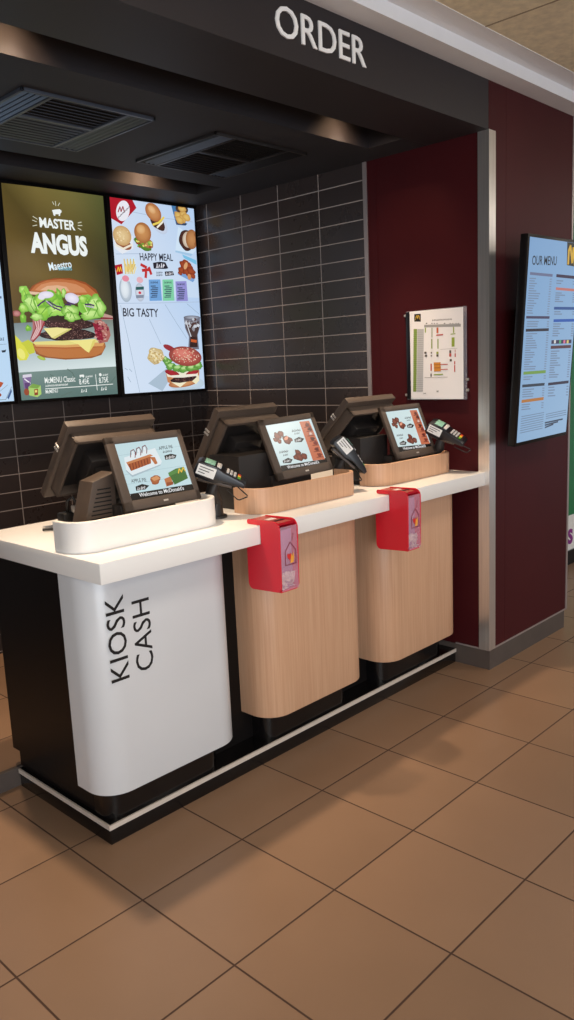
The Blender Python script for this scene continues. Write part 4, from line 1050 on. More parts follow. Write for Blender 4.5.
  ['l',[140,140,144],.0016,[.0427,.2435,.0765,.2419]],
  ['l',[90,116,50],.0016,[.0192,.2345,.0394,.2335]],
  ['l',[140,140,144],.0016,[.0425,.2334,.0763,.2318]],
  ['l',[90,116,50],.0016,[.019,.2243,.0392,.2234]],
  ['l',[140,140,144],.0016,[.0423,.2232,.0762,.2217]],
  ['l',[90,116,50],.0016,[.0188,.2141,.039,.2132]],
  ['l',[140,140,144],.0016,[.0421,.2131,.076,.2117]],
  ['l',[90,116,50],.0016,[.0185,.2039,.0388,.2031]],
  ['l',[140,140,144],.0016,[.0419,.2029,.0758,.2016]],
  ['l',[90,116,50],.0016,[.0183,.1937,.0386,.1929]],
  ['l',[140,140,144],.0016,[.0417,.1928,.0756,.1915]],
  ['l',[90,116,50],.0016,[.0181,.1835,.0384,.1827]],
  ['l',[140,140,144],.0016,[.0415,.1826,.0754,.1813]],
  ['l',[90,116,50],.0016,[.0179,.1733,.0382,.1725]],
  ['l',[140,140,144],.0016,[.0413,.1724,.0753,.1712]],
  ['l',[90,116,50],.0016,[.0177,.163,.038,.1623]],
  ['l',[140,140,144],.0016,[.0411,.1622,.0751,.1611]],
  ['l',[90,116,50],.0016,[.0175,.1528,.0378,.1521]],
  ['l',[140,140,144],.0016,[.0409,.152,.0749,.1509]],
  ['l',[90,116,50],.0016,[.0173,.1425,.0376,.1419]],
  ['l',[140,140,144],.0016,[.0407,.1418,.0747,.1408]],
  ['l',[90,116,50],.0016,[.0171,.1323,.0374,.1317]],
  ['l',[140,140,144],.0016,[.0405,.1316,.0745,.1306]],
  ['l',[90,116,50],.0016,[.0169,.122,.0372,.1214]],
  ['l',[140,140,144],.0016,[.0403,.1214,.0744,.1204]],
  ['l',[90,116,50],.0016,[.0167,.1117,.037,.1112]],
  ['l',[140,140,144],.0016,[.0401,.1111,.0742,.1103]],
  ['l',[90,116,50],.0016,[.0164,.1014,.0368,.1009]],
  ['l',[140,140,144],.0016,[.0399,.1009,.074,.1001]],
  ['l',[90,116,50],.0016,[.0162,.0911,.0366,.0907]],
  ['l',[140,140,144],.0016,[.0397,.0906,.0738,.0899]],
  ['l',[90,116,50],.0016,[.016,.0808,.0364,.0804]],
  ['l',[140,140,144],.0016,[.0395,.0803,.0736,.0796]],
  ['l',[90,116,50],.0016,[.0158,.0705,.0362,.0701]],
  ['l',[140,140,144],.0016,[.0393,.07,.0735,.0694]],
  ['l',[90,116,50],.0016,[.0156,.0601,.036,.0598]],
  ['l',[140,140,144],.0016,[.0391,.0598,.0733,.0592]],
  ['l',[90,116,50],.0016,[.0154,.0498,.0358,.0495]],
  ['l',[140,140,144],.0016,[.0389,.0494,.0731,.0489]],
  ['l',[90,116,50],.0016,[.0152,.0394,.0356,.0392]],
  ['l',[140,140,144],.0016,[.0387,.0391,.0729,.0387]],
  ['l',[140,160,60],.006,[.092,.3411,.0916,.32]],
  ['l',[130,140,90],.0044,[.1296,.3387,.1289,.2948]],
  ['l',[190,90,50],.0104,[.1608,.3367,.1605,.3145]],
  ['l',[140,160,80],.006,[.163,.2835,.1624,.2403]],
  ['l',[130,150,70],.006,[.128,.2855,.1273,.2419]],
  ['l',[140,160,60],.0058,[.251,.3344,.2508,.309]],
  ['l',[140,160,60],.0158,[.2477,.2837,.2473,.2471]],
  ['l',[184,70,60],.0028,[.2587,.2295,.2586,.2173]],
  ['l',[184,70,60],.0058,[.2585,.2112,.2584,.1965]],
  ['l',[90,80,70],.0102,[.2312,.2259,.2311,.2161]],
  ['l',[184,70,60],.0116,[.2311,.2112,.231,.2001]],
  ['l',[184,70,60],.0076,[.1224,.167,.1219,.1356]],
  ['l',[184,70,60],.0058,[.2553,.1746,.2552,.1623]],
  ['l',[184,70,60],.0058,[.2551,.1562,.2549,.1267]],
  ['l',[90,80,70],.0122,[.09,.2249,.0899,.2199]],
  ['l',[90,80,70],.0076,[.1248,.2233,.1247,.2183]],
  ['l',[140,160,60],.012,[.1592,.2218,.1591,.2156]],
  ['l',[90,80,70],.0138,[.0928,.2097,.0927,.2059]],
  ['l',[90,80,70],.0076,[.1246,.2083,.1245,.2046]],
  ['l',[90,80,70],.012,[.159,.2094,.1589,.2031]],
  ['l',[90,80,70],.0116,[.2337,.184,.2336,.1779]],
  ['l',[90,80,70],.0076,[.1217,.1192,.1215,.1078]],
  ['l',[184,70,60],.006,[.1544,.3026,.1913,.3034]],
  ['l',[140,160,60],.0044,[.2349,.3027,.2594,.3036]],
  ['p',[196,130,50],[.1376,.174,.1764,.1738,.1773,.1308,.1384,.13]],
  ['l',[150,90,40],.0038,[.1404,.1626,.1748,.1627]],
  ['l',[150,90,40],.0038,[.1402,.1476,.1746,.1477]],
  ['l',[184,70,60],.0038,[.1762,.1626,.216,.1625]],
  ['l',[184,70,60],.0038,[.1759,.139,.2157,.139]],
  ['l',[140,160,60],.0052,[.1382,.1149,.189,.1161]],
  ['l',[90,80,70],.0016,[.0833,.1024,.2153,.1017]],
  ['l',[150,150,154],.0014,[.1757,.2347,.2702,.235]],
  ['l',[60,60,64],.002,[.1538,.0313,.1545,.0389]],
  ['l',[60,60,64],.0018,[.152,.0317,.1561,.0319]],
  ['l',[60,60,64],.002,[.1566,.0313,.1579,.0366]],
  ['l',[60,60,64],.002,[.1608,.0313,.1615,.0388]],
  ['l',[60,60,64],.0018,[.159,.0317,.1631,.0318]],
  ['l',[90,90,94],.0014,[.0759,.0233,.0763,.0284]],
  ['l',[90,90,94],.0012,[.0747,.0235,.0774,.0237]],
  ['l',[90,90,94],.0014,[.0788,.0232,.0797,.0268]],
  ['l',[90,90,94],.0014,[.0827,.0232,.0831,.0283]],
  ['l',[90,90,94],.0012,[.0814,.0235,.0842,.0236]],
  ['l',[90,90,94],.0014,[.0856,.0232,.0865,.0275]],
  ['l',[90,90,94],.0012,[.0849,.0255,.0876,.0257]],
  ['l',[90,90,94],.0014,[.0894,.0231,.0899,.0282]]],
 'ourmenu': [
  ['t',[24,28,36],'OUR MENU',.0354,.8063,.2767,.8143,.0388,.4],
  ['p',[50,44,28],[.372,.9236,.4851,.9239,.5004,.8147,.3855,.8188]],
  ['l',[222,176,60],.0178,[.3995,.8259,.3963,.8863,.4106,.9065,.4417,.8343,.4427,.8997,.4722,.8246]],
  ['p',[112,118,150],[.0222,.7743,.2447,.7727,.2444,.76,.0217,.7621]],
  ['p',[70,60,90],[.0138,.5817,.2443,.5803,.2438,.5684,.0132,.5703]],
  ['p',[44,34,44],[.0173,.5242,.2459,.5247,.2456,.5115,.0168,.5116]],
  ['p',[120,160,70],[.0216,.3306,.2454,.3274,.2452,.3128,.0213,.3166]],
  ['p',[50,58,70],[.0184,.2714,.2426,.2667,.2423,.2532,.0179,.2584]],
  ['p',[186,120,50],[.0212,.2004,.2434,.1986,.2432,.1838,.0209,.1862]],
  ['p',[60,40,66],[.2834,.774,.4872,.7721,.4872,.7576,.2833,.7601]],
  ['p',[200,120,110],[.2885,.714,.4985,.711,.4981,.6987,.288,.7022]],
  ['p',[50,86,150],[.2837,.624,.5146,.6244,.5145,.6107,.2834,.6109]],
  ['p',[40,90,180],[.2883,.566,.5252,.5673,.5251,.5536,.288,.5528]],
  ['p',[90,50,56],[.279,.4412,.5003,.4399,.5004,.4248,.2788,.4267]],
  ['p',[50,40,60],[.28,.2645,.5054,.263,.5052,.2488,.2797,.2509]],
  ['p',[60,50,80],[.2821,.4678,.5008,.4665,.5015,.448,.2825,.45]],
  ['p',[226,226,226],[.3095,.4672,.3294,.4679,.3295,.4522,.3096,.4516]],
  ['p',[90,180,120],[.3652,.466,.3856,.4667,.3857,.4508,.3653,.4502]],
  ['p',[226,120,160],[.4116,.465,.4323,.4657,.4325,.4497,.4118,.449]],
  ['p',[230,210,120],[.4483,.4642,.4692,.4648,.4695,.4487,.4485,.4481]],
  ['l',[124,142,170],.0048,[.0217,.7468,.0813,.7475]],
  ['l',[132,150,178],.0052,[.2197,.7488,.2388,.7494]],
  ['l',[124,142,170],.0048,[.0212,.736,.0709,.7365]],
  ['l',[132,150,178],.0052,[.2193,.7377,.2385,.7382]],
  ['l',[124,142,170],.0048,[.0207,.7253,.0924,.7259]],
  ['l',[132,150,178],.0052,[.219,.7265,.2381,.727]],
  ['l',[124,142,170],.0048,[.0203,.7145,.0739,.7148]],
  ['l',[132,150,178],.0052,[.2186,.7153,.2378,.7158]],
  ['l',[124,142,170],.0048,[.0198,.7038,.0668,.7039]],
  ['l',[132,150,178],.0052,[.2182,.7042,.2374,.7046]],
  ['l',[124,142,170],.0048,[.0193,.693,.0915,.6931]],
  ['l',[132,150,178],.0052,[.2179,.693,.2371,.6933]],
  ['l',[124,142,170],.0048,[.0188,.6822,.1302,.6821]],
  ['l',[132,150,178],.0052,[.2175,.6817,.2367,.6821]],
  ['l',[124,142,170],.0048,[.0184,.6713,.1208,.6711]],
  ['l',[132,150,178],.0052,[.2171,.6705,.2363,.6708]],
  ['l',[124,142,170],.0048,[.0179,.6605,.1177,.66]],
  ['l',[132,150,178],.0052,[.2168,.6592,.236,.6595]],
  ['l',[124,142,170],.0048,[.0174,.6497,.0762,.6493]],
  ['l',[132,150,178],.0052,[.2164,.648,.2356,.6482]],
  ['l',[124,142,170],.0048,[.0169,.6388,.0995,.6381]],
  ['l',[132,150,178],.0052,[.216,.6367,.2353,.6369]],
  ['l',[124,142,170],.0048,[.0165,.6279,.0794,.6272]],
  ['l',[132,150,178],.0052,[.2156,.6254,.2349,.6256]],
  ['l',[124,142,170],.0048,[.016,.6171,.0712,.6163]],
  ['l',[132,150,178],.0052,[.2153,.6141,.2345,.6142]],
  ['l',[124,142,170],.0048,[.0155,.6062,.0657,.6054]],
  ['l',[132,150,178],.0052,[.2149,.6028,.2342,.6028]],
  ['l',[124,142,170],.0048,[.015,.5952,.0734,.5942]],
  ['l',[132,150,178],.0052,[.2145,.5915,.2338,.5915]],
  ['l',[124,142,170],.005,[.024,.5566,.1356,.556]],
  ['l',[132,150,178],.0054,[.2217,.5554,.241,.5553]],
  ['l',[124,142,170],.005,[.0239,.5462,.1281,.5453]],
  ['l',[132,150,178],.0054,[.2217,.5446,.2411,.5444]],
  ['l',[124,142,170],.005,[.0238,.5357,.1264,.5346]],
  ['l',[132,150,178],.0054,[.2217,.5337,.2411,.5335]],
  ['l',[124,142,170],.005,[.0249,.502,.1282,.5018]],
  ['l',[132,150,178],.0054,[.2253,.5018,.2448,.5015]],
  ['l',[124,142,170],.005,[.0247,.4915,.0818,.4912]],
  ['l',[132,150,178],.0054,[.2252,.4908,.2447,.4905]],
  ['l',[124,142,170],.005,[.0245,.4809,.0905,.4805]],
  ['l',[132,150,178],.0054,[.2251,.4799,.2446,.4795]],
  ['l',[124,142,170],.005,[.0243,.4703,.1144,.4696]],
  ['l',[132,150,178],.0054,[.225,.4689,.2445,.4685]],
  ['l',[124,142,170],.005,[.024,.4598,.1223,.4587]],
  ['l',[132,150,178],.0054,[.2249,.4579,.2445,.4574]],
  ['l',[124,142,170],.005,[.0238,.4492,.1316,.4478]],
  ['l',[132,150,178],.0054,[.2248,.4469,.2444,.4464]],
  ['l',[124,142,170],.005,[.0236,.4385,.1334,.4369]],
  ['l',[132,150,178],.0054,[.2247,.4359,.2443,.4353]],
  ['l',[124,142,170],.005,[.0234,.4279,.0727,.4271]],
  ['l',[132,150,178],.0054,[.2247,.4248,.2442,.4242]],
  ['l',[124,142,170],.005,[.0232,.4173,.112,.4156]],
  ['l',[132,150,178],.0054,[.2246,.4138,.2441,.4132]],
  ['l',[124,142,170],.005,[.023,.4066,.1169,.4047]],
  ['l',[132,150,178],.0054,[.2245,.4027,.2441,.402]],
  ['l',[124,142,170],.005,[.0227,.396,.104,.3941]],
  ['l',[132,150,178],.0054,[.2244,.3916,.244,.3909]],
  ['l',[124,142,170],.005,[.0225,.3853,.0788,.3839]],
  ['l',[132,150,178],.0054,[.2243,.3805,.2439,.3798]],
  ['l',[124,142,170],.005,[.0223,.3746,.1012,.3725]],
  ['l',[132,150,178],.0054,[.2242,.3694,.2438,.3686]],
  ['l',[124,142,170],.005,[.0221,.3639,.0717,.3625]],
  ['l',[132,150,178],.0054,[.2241,.3583,.2437,.3575]],
  ['l',[124,142,170],.005,[.0219,.3532,.1365,.3496]],
  ['l',[132,150,178],.0054,[.224,.3472,.2437,.3463]],
  ['l',[124,142,170],.005,[.0217,.3424,.131,.3388]],
  ['l',[132,150,178],.0054,[.2239,.336,.2436,.3351]],
  ['l',[124,142,170],.005,[.025,.3056,.1099,.3034]],
  ['l',[132,150,178],.0054,[.2275,.301,.2473,.2999]],
  ['l',[124,142,170],.005,[.0249,.2948,.0908,.293]],
  ['l',[132,150,178],.0054,[.2276,.2897,.2473,.2886]],
  ['l',[124,142,170],.005,[.024,.2471,.1346,.2441]],
  ['l',[132,150,178],.0054,[.2219,.2425,.2417,.2412]],
  ['l',[124,142,170],.005,[.0239,.2362,.109,.2337]],
  ['l',[132,150,178],.0054,[.222,.2312,.2417,.2298]],
  ['l',[124,142,170],.005,[.0237,.2253,.1325,.2219]],
  ['l',[132,150,178],.0054,[.222,.2198,.2418,.2185]],
  ['l',[124,142,170],.005,[.0236,.2144,.1298,.2109]],
  ['l',[132,150,178],.0054,[.222,.2085,.2418,.2071]],
  ['l',[124,142,170],.005,[.0244,.1771,.1049,.1746]],
  ['l',[132,150,178],.0054,[.223,.1719,.2428,.1704]],
  ['l',[124,142,170],.005,[.0243,.1661,.0977,.1637]],
  ['l',[132,150,178],.0054,[.223,.1605,.2429,.1589]],
  ['l',[124,142,170],.005,[.0242,.1552,.1116,.1521]],
  ['l',[132,150,178],.0054,[.223,.1491,.2429,.1475]],
  ['l',[124,142,170],.0054,[.2884,.7442,.3564,.7446]],
  ['l',[132,150,178],.0058,[.4659,.7449,.4868,.7455]],
  ['l',[124,142,170],.0054,[.2884,.7324,.338,.7326]],
  ['l',[132,150,178],.0058,[.466,.7327,.487,.7332]],
  ['l',[124,142,170],.0054,[.2879,.6881,.3504,.6884]],
  ['l',[132,150,178],.0058,[.4762,.6888,.4973,.6892]],
  ['l',[124,142,170],.0054,[.2875,.6784,.387,.6787]],
  ['l',[132,150,178],.0058,[.4759,.6787,.497,.679]],
  ['l',[124,142,170],.0054,[.2872,.6686,.3309,.6687]],
  ['l',[132,150,178],.0058,[.4757,.6686,.4968,.6689]],
  ['l',[124,142,170],.0054,[.2868,.6588,.3308,.6588]],
  ['l',[132,150,178],.0058,[.4754,.6585,.4965,.6588]],
  ['l',[124,142,170],.0054,[.2865,.649,.3725,.6489]],
  ['l',[132,150,178],.0058,[.4751,.6484,.4963,.6486]],
  ['l',[124,142,170],.0054,[.2875,.6011,.3515,.6012]],
  ['l',[132,150,178],.0058,[.4869,.6016,.5081,.6016]],
  ['l',[124,142,170],.0054,[.2873,.5901,.3707,.5902]],
  ['l',[132,150,178],.0058,[.4868,.5902,.5081,.5902]],
  ['l',[124,142,170],.0054,[.287,.544,.3657,.5434]],
  ['l',[132,150,178],.0058,[.487,.5424,.5084,.5422]],
  ['l',[124,142,170],.0054,[.2868,.533,.3558,.5323]],
  ['l',[132,150,178],.0058,[.487,.531,.5083,.5308]],
  ['l',[124,142,170],.0054,[.2866,.522,.4061,.5205]],
  ['l',[132,150,178],.0058,[.4869,.5196,.5083,.5193]],
  ['l',[124,142,170],.0054,[.2864,.5109,.3443,.5101]],
  ['l',[132,150,178],.0058,[.4869,.5081,.5083,.5078]],
  ['l',[124,142,170],.0054,[.2863,.4999,.3607,.4987]],
  ['l',[132,150,178],.0058,[.4868,.4966,.5082,.4963]],
  ['l',[124,142,170],.0054,[.2861,.4888,.3445,.4878]],
  ['l',[132,150,178],.0058,[.4868,.4852,.5082,.4848]],
  ['l',[124,142,170],.0054,[.2831,.4154,.3725,.4138]],
  ['l',[132,150,178],.0058,[.4787,.4122,.5001,.4115]],
  ['l',[124,142,170],.0054,[.283,.4043,.3456,.403]],
  ['l',[132,150,178],.0058,[.4786,.4006,.5001,.3999]],
  ['l',[124,142,170],.0054,[.2828,.3931,.3514,.3916]],
  ['l',[132,150,178],.0058,[.4785,.389,.5,.3882]],
  ['l',[124,142,170],.0054,[.2826,.3819,.3808,.3795]],
  ['l',[132,150,178],.0058,[.4785,.3774,.5,.3766]],
  ['l',[124,142,170],.0054,[.2824,.3707,.3485,.3689]],
  ['l',[132,150,178],.0058,[.4784,.3658,.4999,.3649]],
  ['l',[124,142,170],.0054,[.2822,.3594,.3663,.357]],
  ['l',[132,150,178],.006,[.4784,.3541,.4999,.3532]],
  ['l',[124,142,170],.0056,[.2821,.3482,.3924,.3448]],
  ['l',[132,150,178],.006,[.4783,.3425,.4999,.3415]],
  ['l',[124,142,170],.0056,[.2819,.3369,.3317,.3353]],
  ['l',[132,150,178],.006,[.4783,.3308,.4998,.3298]],
  ['l',[124,142,170],.0056,[.2817,.3256,.3286,.324]],
  ['l',[132,150,178],.006,[.4782,.3191,.4998,.3181]],
  ['l',[124,142,170],.0056,[.2815,.3143,.3409,.3122]],
  ['l',[132,150,178],.006,[.4782,.3074,.4997,.3064]],
  ['l',[124,142,170],.0056,[.2813,.303,.3814,.2992]],
  ['l',[132,150,178],.006,[.4781,.2957,.4997,.2946]],
  ['l',[124,142,170],.0056,[.2812,.2917,.3699,.2881]],
  ['l',[132,150,178],.006,[.478,.284,.4997,.2828]],
  ['l',[124,142,170],.0056,[.2837,.2415,.3446,.2393]],
  ['l',[132,150,178],.006,[.4835,.2349,.5052,.2335]],
  ['l',[124,142,170],.0056,[.2839,.2278,.352,.2252]],
  ['l',[132,150,178],.006,[.4839,.2206,.5056,.2192]],
  ['l',[124,142,170],.0056,[.284,.2141,.3406,.2117]],
  ['l',[132,150,178],.006,[.4843,.2064,.506,.2049]],
  ['l',[124,142,170],.0056,[.2842,.2003,.3624,.1969]],
  ['l',[132,150,178],.006,[.4846,.1921,.5064,.1906]],
  ['l',[120,140,168],.0038,[.0273,.1218,.2552,.1221]],
  ['l',[120,140,168],.0038,[.0265,.1108,.2544,.1112]],
  ['l',[120,140,168],.0038,[.0257,.0998,.2536,.1003]],
  ['l',[120,140,168],.0038,[.0249,.0887,.2529,.0894]],
  ['l',[120,140,168],.0038,[.0241,.0777,.2521,.0785]],
  ['l',[120,140,168],.0038,[.0233,.0667,.2513,.0676]],
  ['l',[120,140,168],.0038,[.0225,.0556,.2505,.0567]],
  ['l',[120,140,168],.0038,[.0217,.0445,.2497,.0457]],
  ['l',[120,140,168],.004,[.2768,.111,.4996,.1132]],
  ['l',[60,70,90],.0076,[.2733,.0695,.4668,.0704]],
  ['l',[120,140,168],.004,[.2785,.1004,.5016,.1022]],
  ['l',[60,70,90],.0076,[.2752,.0577,.4153,.062]],
  ['l',[120,140,168],.004,[.2802,.0898,.5035,.0912]],
  ['l',[60,70,90],.0076,[.277,.0459,.3646,.0538]]],
}

# ------------------------------------------------------------------ camera
F_PX, YAW, PITCH, ROLL, EYE = 801.25, -.7984, -.1757, -.0453, (-1.2881, -2.1309, 1.5231)
fwd = Vector((-math.sin(YAW)*math.cos(PITCH), math.cos(YAW)*math.cos(PITCH), math.sin(PITCH)))
rt = Vector((math.cos(YAW), math.sin(YAW), 0)); up = rt.cross(fwd)
r2 = rt*math.cos(ROLL)+up*math.sin(ROLL); u2 = -rt*math.sin(ROLL)+up*math.cos(ROLL)
cam = bpy.data.cameras.new('camera'); co = bpy.data.objects.new('camera', cam); COL.objects.link(co)
co.matrix_world = Matrix(((r2.x, u2.x, -fwd.x, EYE[0]), (r2.y, u2.y, -fwd.y, EYE[1]), (r2.z, u2.z, -fwd.z, EYE[2]), (0, 0, 0, 1)))
cam.sensor_fit = 'VERTICAL'; cam.sensor_height = 24; cam.lens = F_PX/1020*24; cam.clip_start = .05
S.camera = co

# ------------------------------------------------------------------ setting
XW, YF, YB = 2.091, -.188, 1.89           # right alcove wall, front wall face, back wall
Z1, ZS, ZC = 2.52, 2.724, 2.778           # soffit, top of the header face, customer ceiling
XL = -3.2
struct('floor', MB().box(-6, 8, -7, 6, -.1, 0), M['floor'], 'brown square floor tiles of the customer area')
struct('floor_platform', MB().box(XL, XW, .63, YB+.1, .0, .072), M['floor'], 'raised tiled floor behind the counter')
struct('trim_platform', MB().box(XL, XW, .612, .63, .0, .074), M['base_grey'], 'grey edge of the raised floor')
struct('wall_back', MB().box(XL, XW+.1, YB, YB+.1, .072, 2.9), M['back_tile'], 'dark tiled back wall behind the menu screens')
struct('wall_right', MB().box(XW, XW+.1, .52, YB, 0, 2.7), M['side_tile'], 'dark tiled right wall of the alcove')
struct('wall_panel', MB().box(XW, XW+.1, YF+.002, .497, .1, 2.62), M['burgundy'], 'burgundy panelled end of the alcove wall')
struct('trim_1', MB().box(XW-.006, XW+.1, .497, .52, .0, 2.6), M['alu'], 'metal edge strip between tiles and burgundy panel')
struct('trim_2', MB().box(XW-.0015, XW+.01, .438, .4415, .1, 2.52), M['burgundy'])
mb = MB().box(XW+.002, 2.2465, YF, YF+.1, .1, 2.73).box(2.248, 2.936, YF, YF+.1, .1, 2.73).box(2.2, 2.94, YF+.1, .3, .1, 2.73)
struct('wall_front', mb, M['burgundy'], 'burgundy front wall under the order board')
mb = MB().prism([(XW-.005, YF+.052), (XW-.005, YF-.006), (XW+.053, YF-.006), (XW+.053, YF), (XW, YF), (XW, YF+.052)], .1, 2.52)
struct('trim_3', mb, M['steel'], 'brushed steel corner guard on the burgundy wall end')
mb = MB().box(2.934, 2.95, YF-.004, .3, .1, 2.73).box(XW+.05, 2.94, YF-.004, YF+.01, .098, .106).box(XW-.003, XW+.01, YF, .0, .098, .106)
struct('trim_4', mb, M['alu'], 'pale edging around the burgundy wall')
struct('baseboard_right', MB().box(XW, XW+.02, YF-.0045, .6, 0, .098), M['base_grey'], 'grey skirting beside the counter end')
struct('baseboard_front', MB().box(XW+.0202, 2.915, YF-.004, YF+.08, 0, .098), M['base_grey'], 'grey skirting under the burgundy wall')
# header, coves and alcove ceiling
struct('wall_header', MB().box(XL, XW, YF, .135, Z1, 2.9).box(XW-.0, XW+.1, YF+.01, .135, 2.6, 2.9), M['header'], 'charcoal bulkhead carrying the order lettering')
mb = MB()
mb.box(XL, XW, .335, 1.34, Z1, 2.55); mb.box(XL, XW, 1.555, YB, Z1, 2.55)
mb.box(1.90, XW, .135, .335, Z1, 2.55); mb.box(1.87, XW, 1.34, 1.555, Z1, 2.55)
mb.box(XL, XW, .335, .35, 2.55, 2.78); mb.box(XL, XW, 1.555, 1.57, 2.55, 2.78); mb.box(XL, XW, 1.325, 1.34, 2.55, 2.78)
mb.box(1.90, 1.915, .135, .335, 2.55, 2.78); mb.box(1.87, 1.885, 1.34, 1.555, 2.55, 2.78)
mb.box(XL, XW, .135, YB, 2.78, 2.82)
struct('ceiling', mb, M['alcove'], 'dark dropped ceiling of the alcove with two light slots')
struct('ceiling_customer', MB().box(-6, 8, -7, -.40, ZC, ZC+.1), M['ceil'], 'beige panelled ceiling over the customers')
mb = MB().box(1.7-.004, 1.7+.004, -7, -.4, ZC-.0015, ZC+.01)
for x in (-4.3, -3.1, -1.9, -.7, .5, 2.9, 4.1, 5.3): mb.box(x-.004, x+.004, -7, -.4, ZC-.0015, ZC+.01)
struct('trim_5', mb, M['seam'])
struct('beam', MB().box(XL, 8, -.29, .3, ZS, 2.95).box(XL, 8, -.40, -.29, ZC-.002, 2.95), M['white_paint'], 'white beam along the top of the order wall')
struct('wall_left', MB().box(XL-.1, XL, YF, YB+.1, 0, 2.9), M['header'])
# beyond the wall end
struct('wall_far', MB().box(2.95, 8, .41, .5, 0, 2.9), M['far'], 'pale wall far behind the burgundy wall')
struct('baseboard_far', MB().box(2.95, 8, .395, .41, 0, .1), M['black'])

# ------------------------------------------------------------------ order lettering on the header
e = thing('wall_lettering', (.98, YF, 2.583), 'white raised word ORDER on the charcoal bulkhead', 'sign')
full = 'ORDER'; vs, fs = glyphs(full, .1); mn = min(v[0] for v in vs); mx = max(v[0] for v in vs)
sx = (1.219-.751)/(mx-mn); sz = .093/CAP
adv = 0; 
def extent(t): v = glyphs(t, .1)[0]; return min(a[0] for a in v), max(a[0] for a in v)
for i, ch in enumerate(full):
    right = extent(full[:i+1])[1]; lo, hi = extent(ch); x0 = .751+(right-mn)*sx-hi*sx
    xf = Matrix.Translation((x0, YF-.001, 2.583)) @ Matrix(((sx, 0, 0, 0), (0, 0, -1, 0), (0, sz, 0, 0), (0, 0, 0, 1)))
    solid_text(ch, .1, xf, .005).build('letter', M['letter'], e, 30)

# ------------------------------------------------------------------ ceiling cassettes
def cassette(cx, cy, label, metal):
    e = thing('ceiling_vent', (cx, cy, Z1), label, 'air vent', 'square air vents in the dark ceiling')
    h = .287
    mb = MB()
    for s in (-1, 1):
        mb.box(cx+s*h-.012*(s > 0)-0*(s < 0), cx+s*h+.012*(s < 0), cy-h, cy+h, Z1-.012, Z1+.002, .002)
        mb.box(cx-h, cx+h, cy+s*h-.012*(s > 0), cy+s*h+.012*(s < 0), Z1-.012, Z1+.002, .002)
        mb.box(cx+s*.165-.008, cx+s*.165+.008, cy-h+.01, cy+h-.01, Z1-.012, Z1, .002)
    mb.box(cx-.16, cx+.16, cy-.035, cy-.015, Z1-.012, Z1, .002)
    mb.build('frame', M['grille' if metal == 'grille' else 'plastic2'], e)
    MB().box(cx-h+.01, cx+h-.01, cy-h+.01, cy+h-.01, Z1-.0035, Z1-.001).build('backing', M['dark'], e)
    for s in (-1, 1):
        for k in range(4):
            x = cx+s*(.185+k*.0255)
            m = Matrix.Translation((x, cy, Z1-.008)) @ Matrix.Rotation(s*math.radians(22*s), 4, 'Y')
            MB().box(-.0065, .0065, -h+.012, h-.012, -.0012, .0012, mat=m).build('louvre', M['grille' if metal == 'grille' or s < 0 and k < 3 else 'black'], e)  # on the black vent, pale left louvres paint in highlights
    n = 0
    for k in range(17):
        y = cy-h+.03+k*.0322
        if abs(y-(cy-.025)) < .018: continue
        m = Matrix.Translation((cx, y, Z1-.007)) @ Matrix.Rotation(math.radians(-14 if y > cy-.025 else 20), 4, 'X')
        MB().box(-.156, .156, -.006, .006, -.001, .001, mat=m).build('slat', M[metal], e)
    return e
cassette(.545, .85, 'square slatted air vent above the burger screen', 'grille')
cassette(1.43, .845, 'shaded square air vent nearer the tiled right wall', 'black')  # less lit than the other vent; its shade is put into black parts

# ------------------------------------------------------------------ menu screens on the back wall
def wall_screen(x0, key, label):
    w, h, y = .606, 1.085, 1.8
    e = thing('menu_screen', (x0+w/2, y+.04, 1.41), label, 'screen', 'lit menu screens on the tiled wall')
    mb = MB().box(x0-.02, x0+w+.02, y+.002, y+.045, 1.4, 2.512, .004)
    mb.box(x0+.1, x0+w-.1, y+.045, YB, 1.7, 2.2)
    mb.build('casing', M['black'], e)
    p = Pic(); p.run(ART[key], (0, 0, w, h))
    p.build('picture', M['screen'], e, frame((x0, y, 1.416), (1, 0, 0), (0, 0, 1)))
wall_screen(.797, 'burger', 'upright lit screen with a big burger under the words MASTER ANGUS')
wall_screen(1.445, 'value', 'upright lit screen headed HAPPY MEAL and BIG TASTY beside the tiled corner')
wall_screen(.149, 'side', 'pale lit screen cut off by the left edge, left of the burger screen')

# ------------------------------------------------------------------ price board on the front wall
o3 = Vector((2.1712, -.2892, 1.1254)); tt, ro, w = -.072, .015, .52
a3 = Vector((math.cos(ro), 0, math.sin(ro))); b3 = Vector((-math.sin(ro)*math.cos(tt), math.sin(tt), math.cos(ro)*math.cos(tt)))
X3 = frame(o3, a3, b3); h = w*16/9
e = thing('price_board', (2.43, YF, 1.12), 'tall black screen headed OUR MENU on the burgundy front wall', 'screen')
mb = MB().box(-.014, w+.014, -.018, h+.014, -.04, -.001, .004).box(.12, w-.12, .2, h-.2, -.062, -.04, .004)
mb.build('casing', M['black'], e, xf=X3)
mb = MB().box(2.33, 2.53, YF-.06, YF, 1.4, 1.75, .005); mb.build('wall_bracket', M['black'], e)
p = Pic(); p.poly([(0, 0), (w, 0), (w, h), (0, h)], [(150, 186, 222), (158, 192, 226), (140, 178, 220), (132, 172, 216)]); p.run(ART['ourmenu'], (0, 0, w, h))
p.build('picture', M['menu'], e, X3)

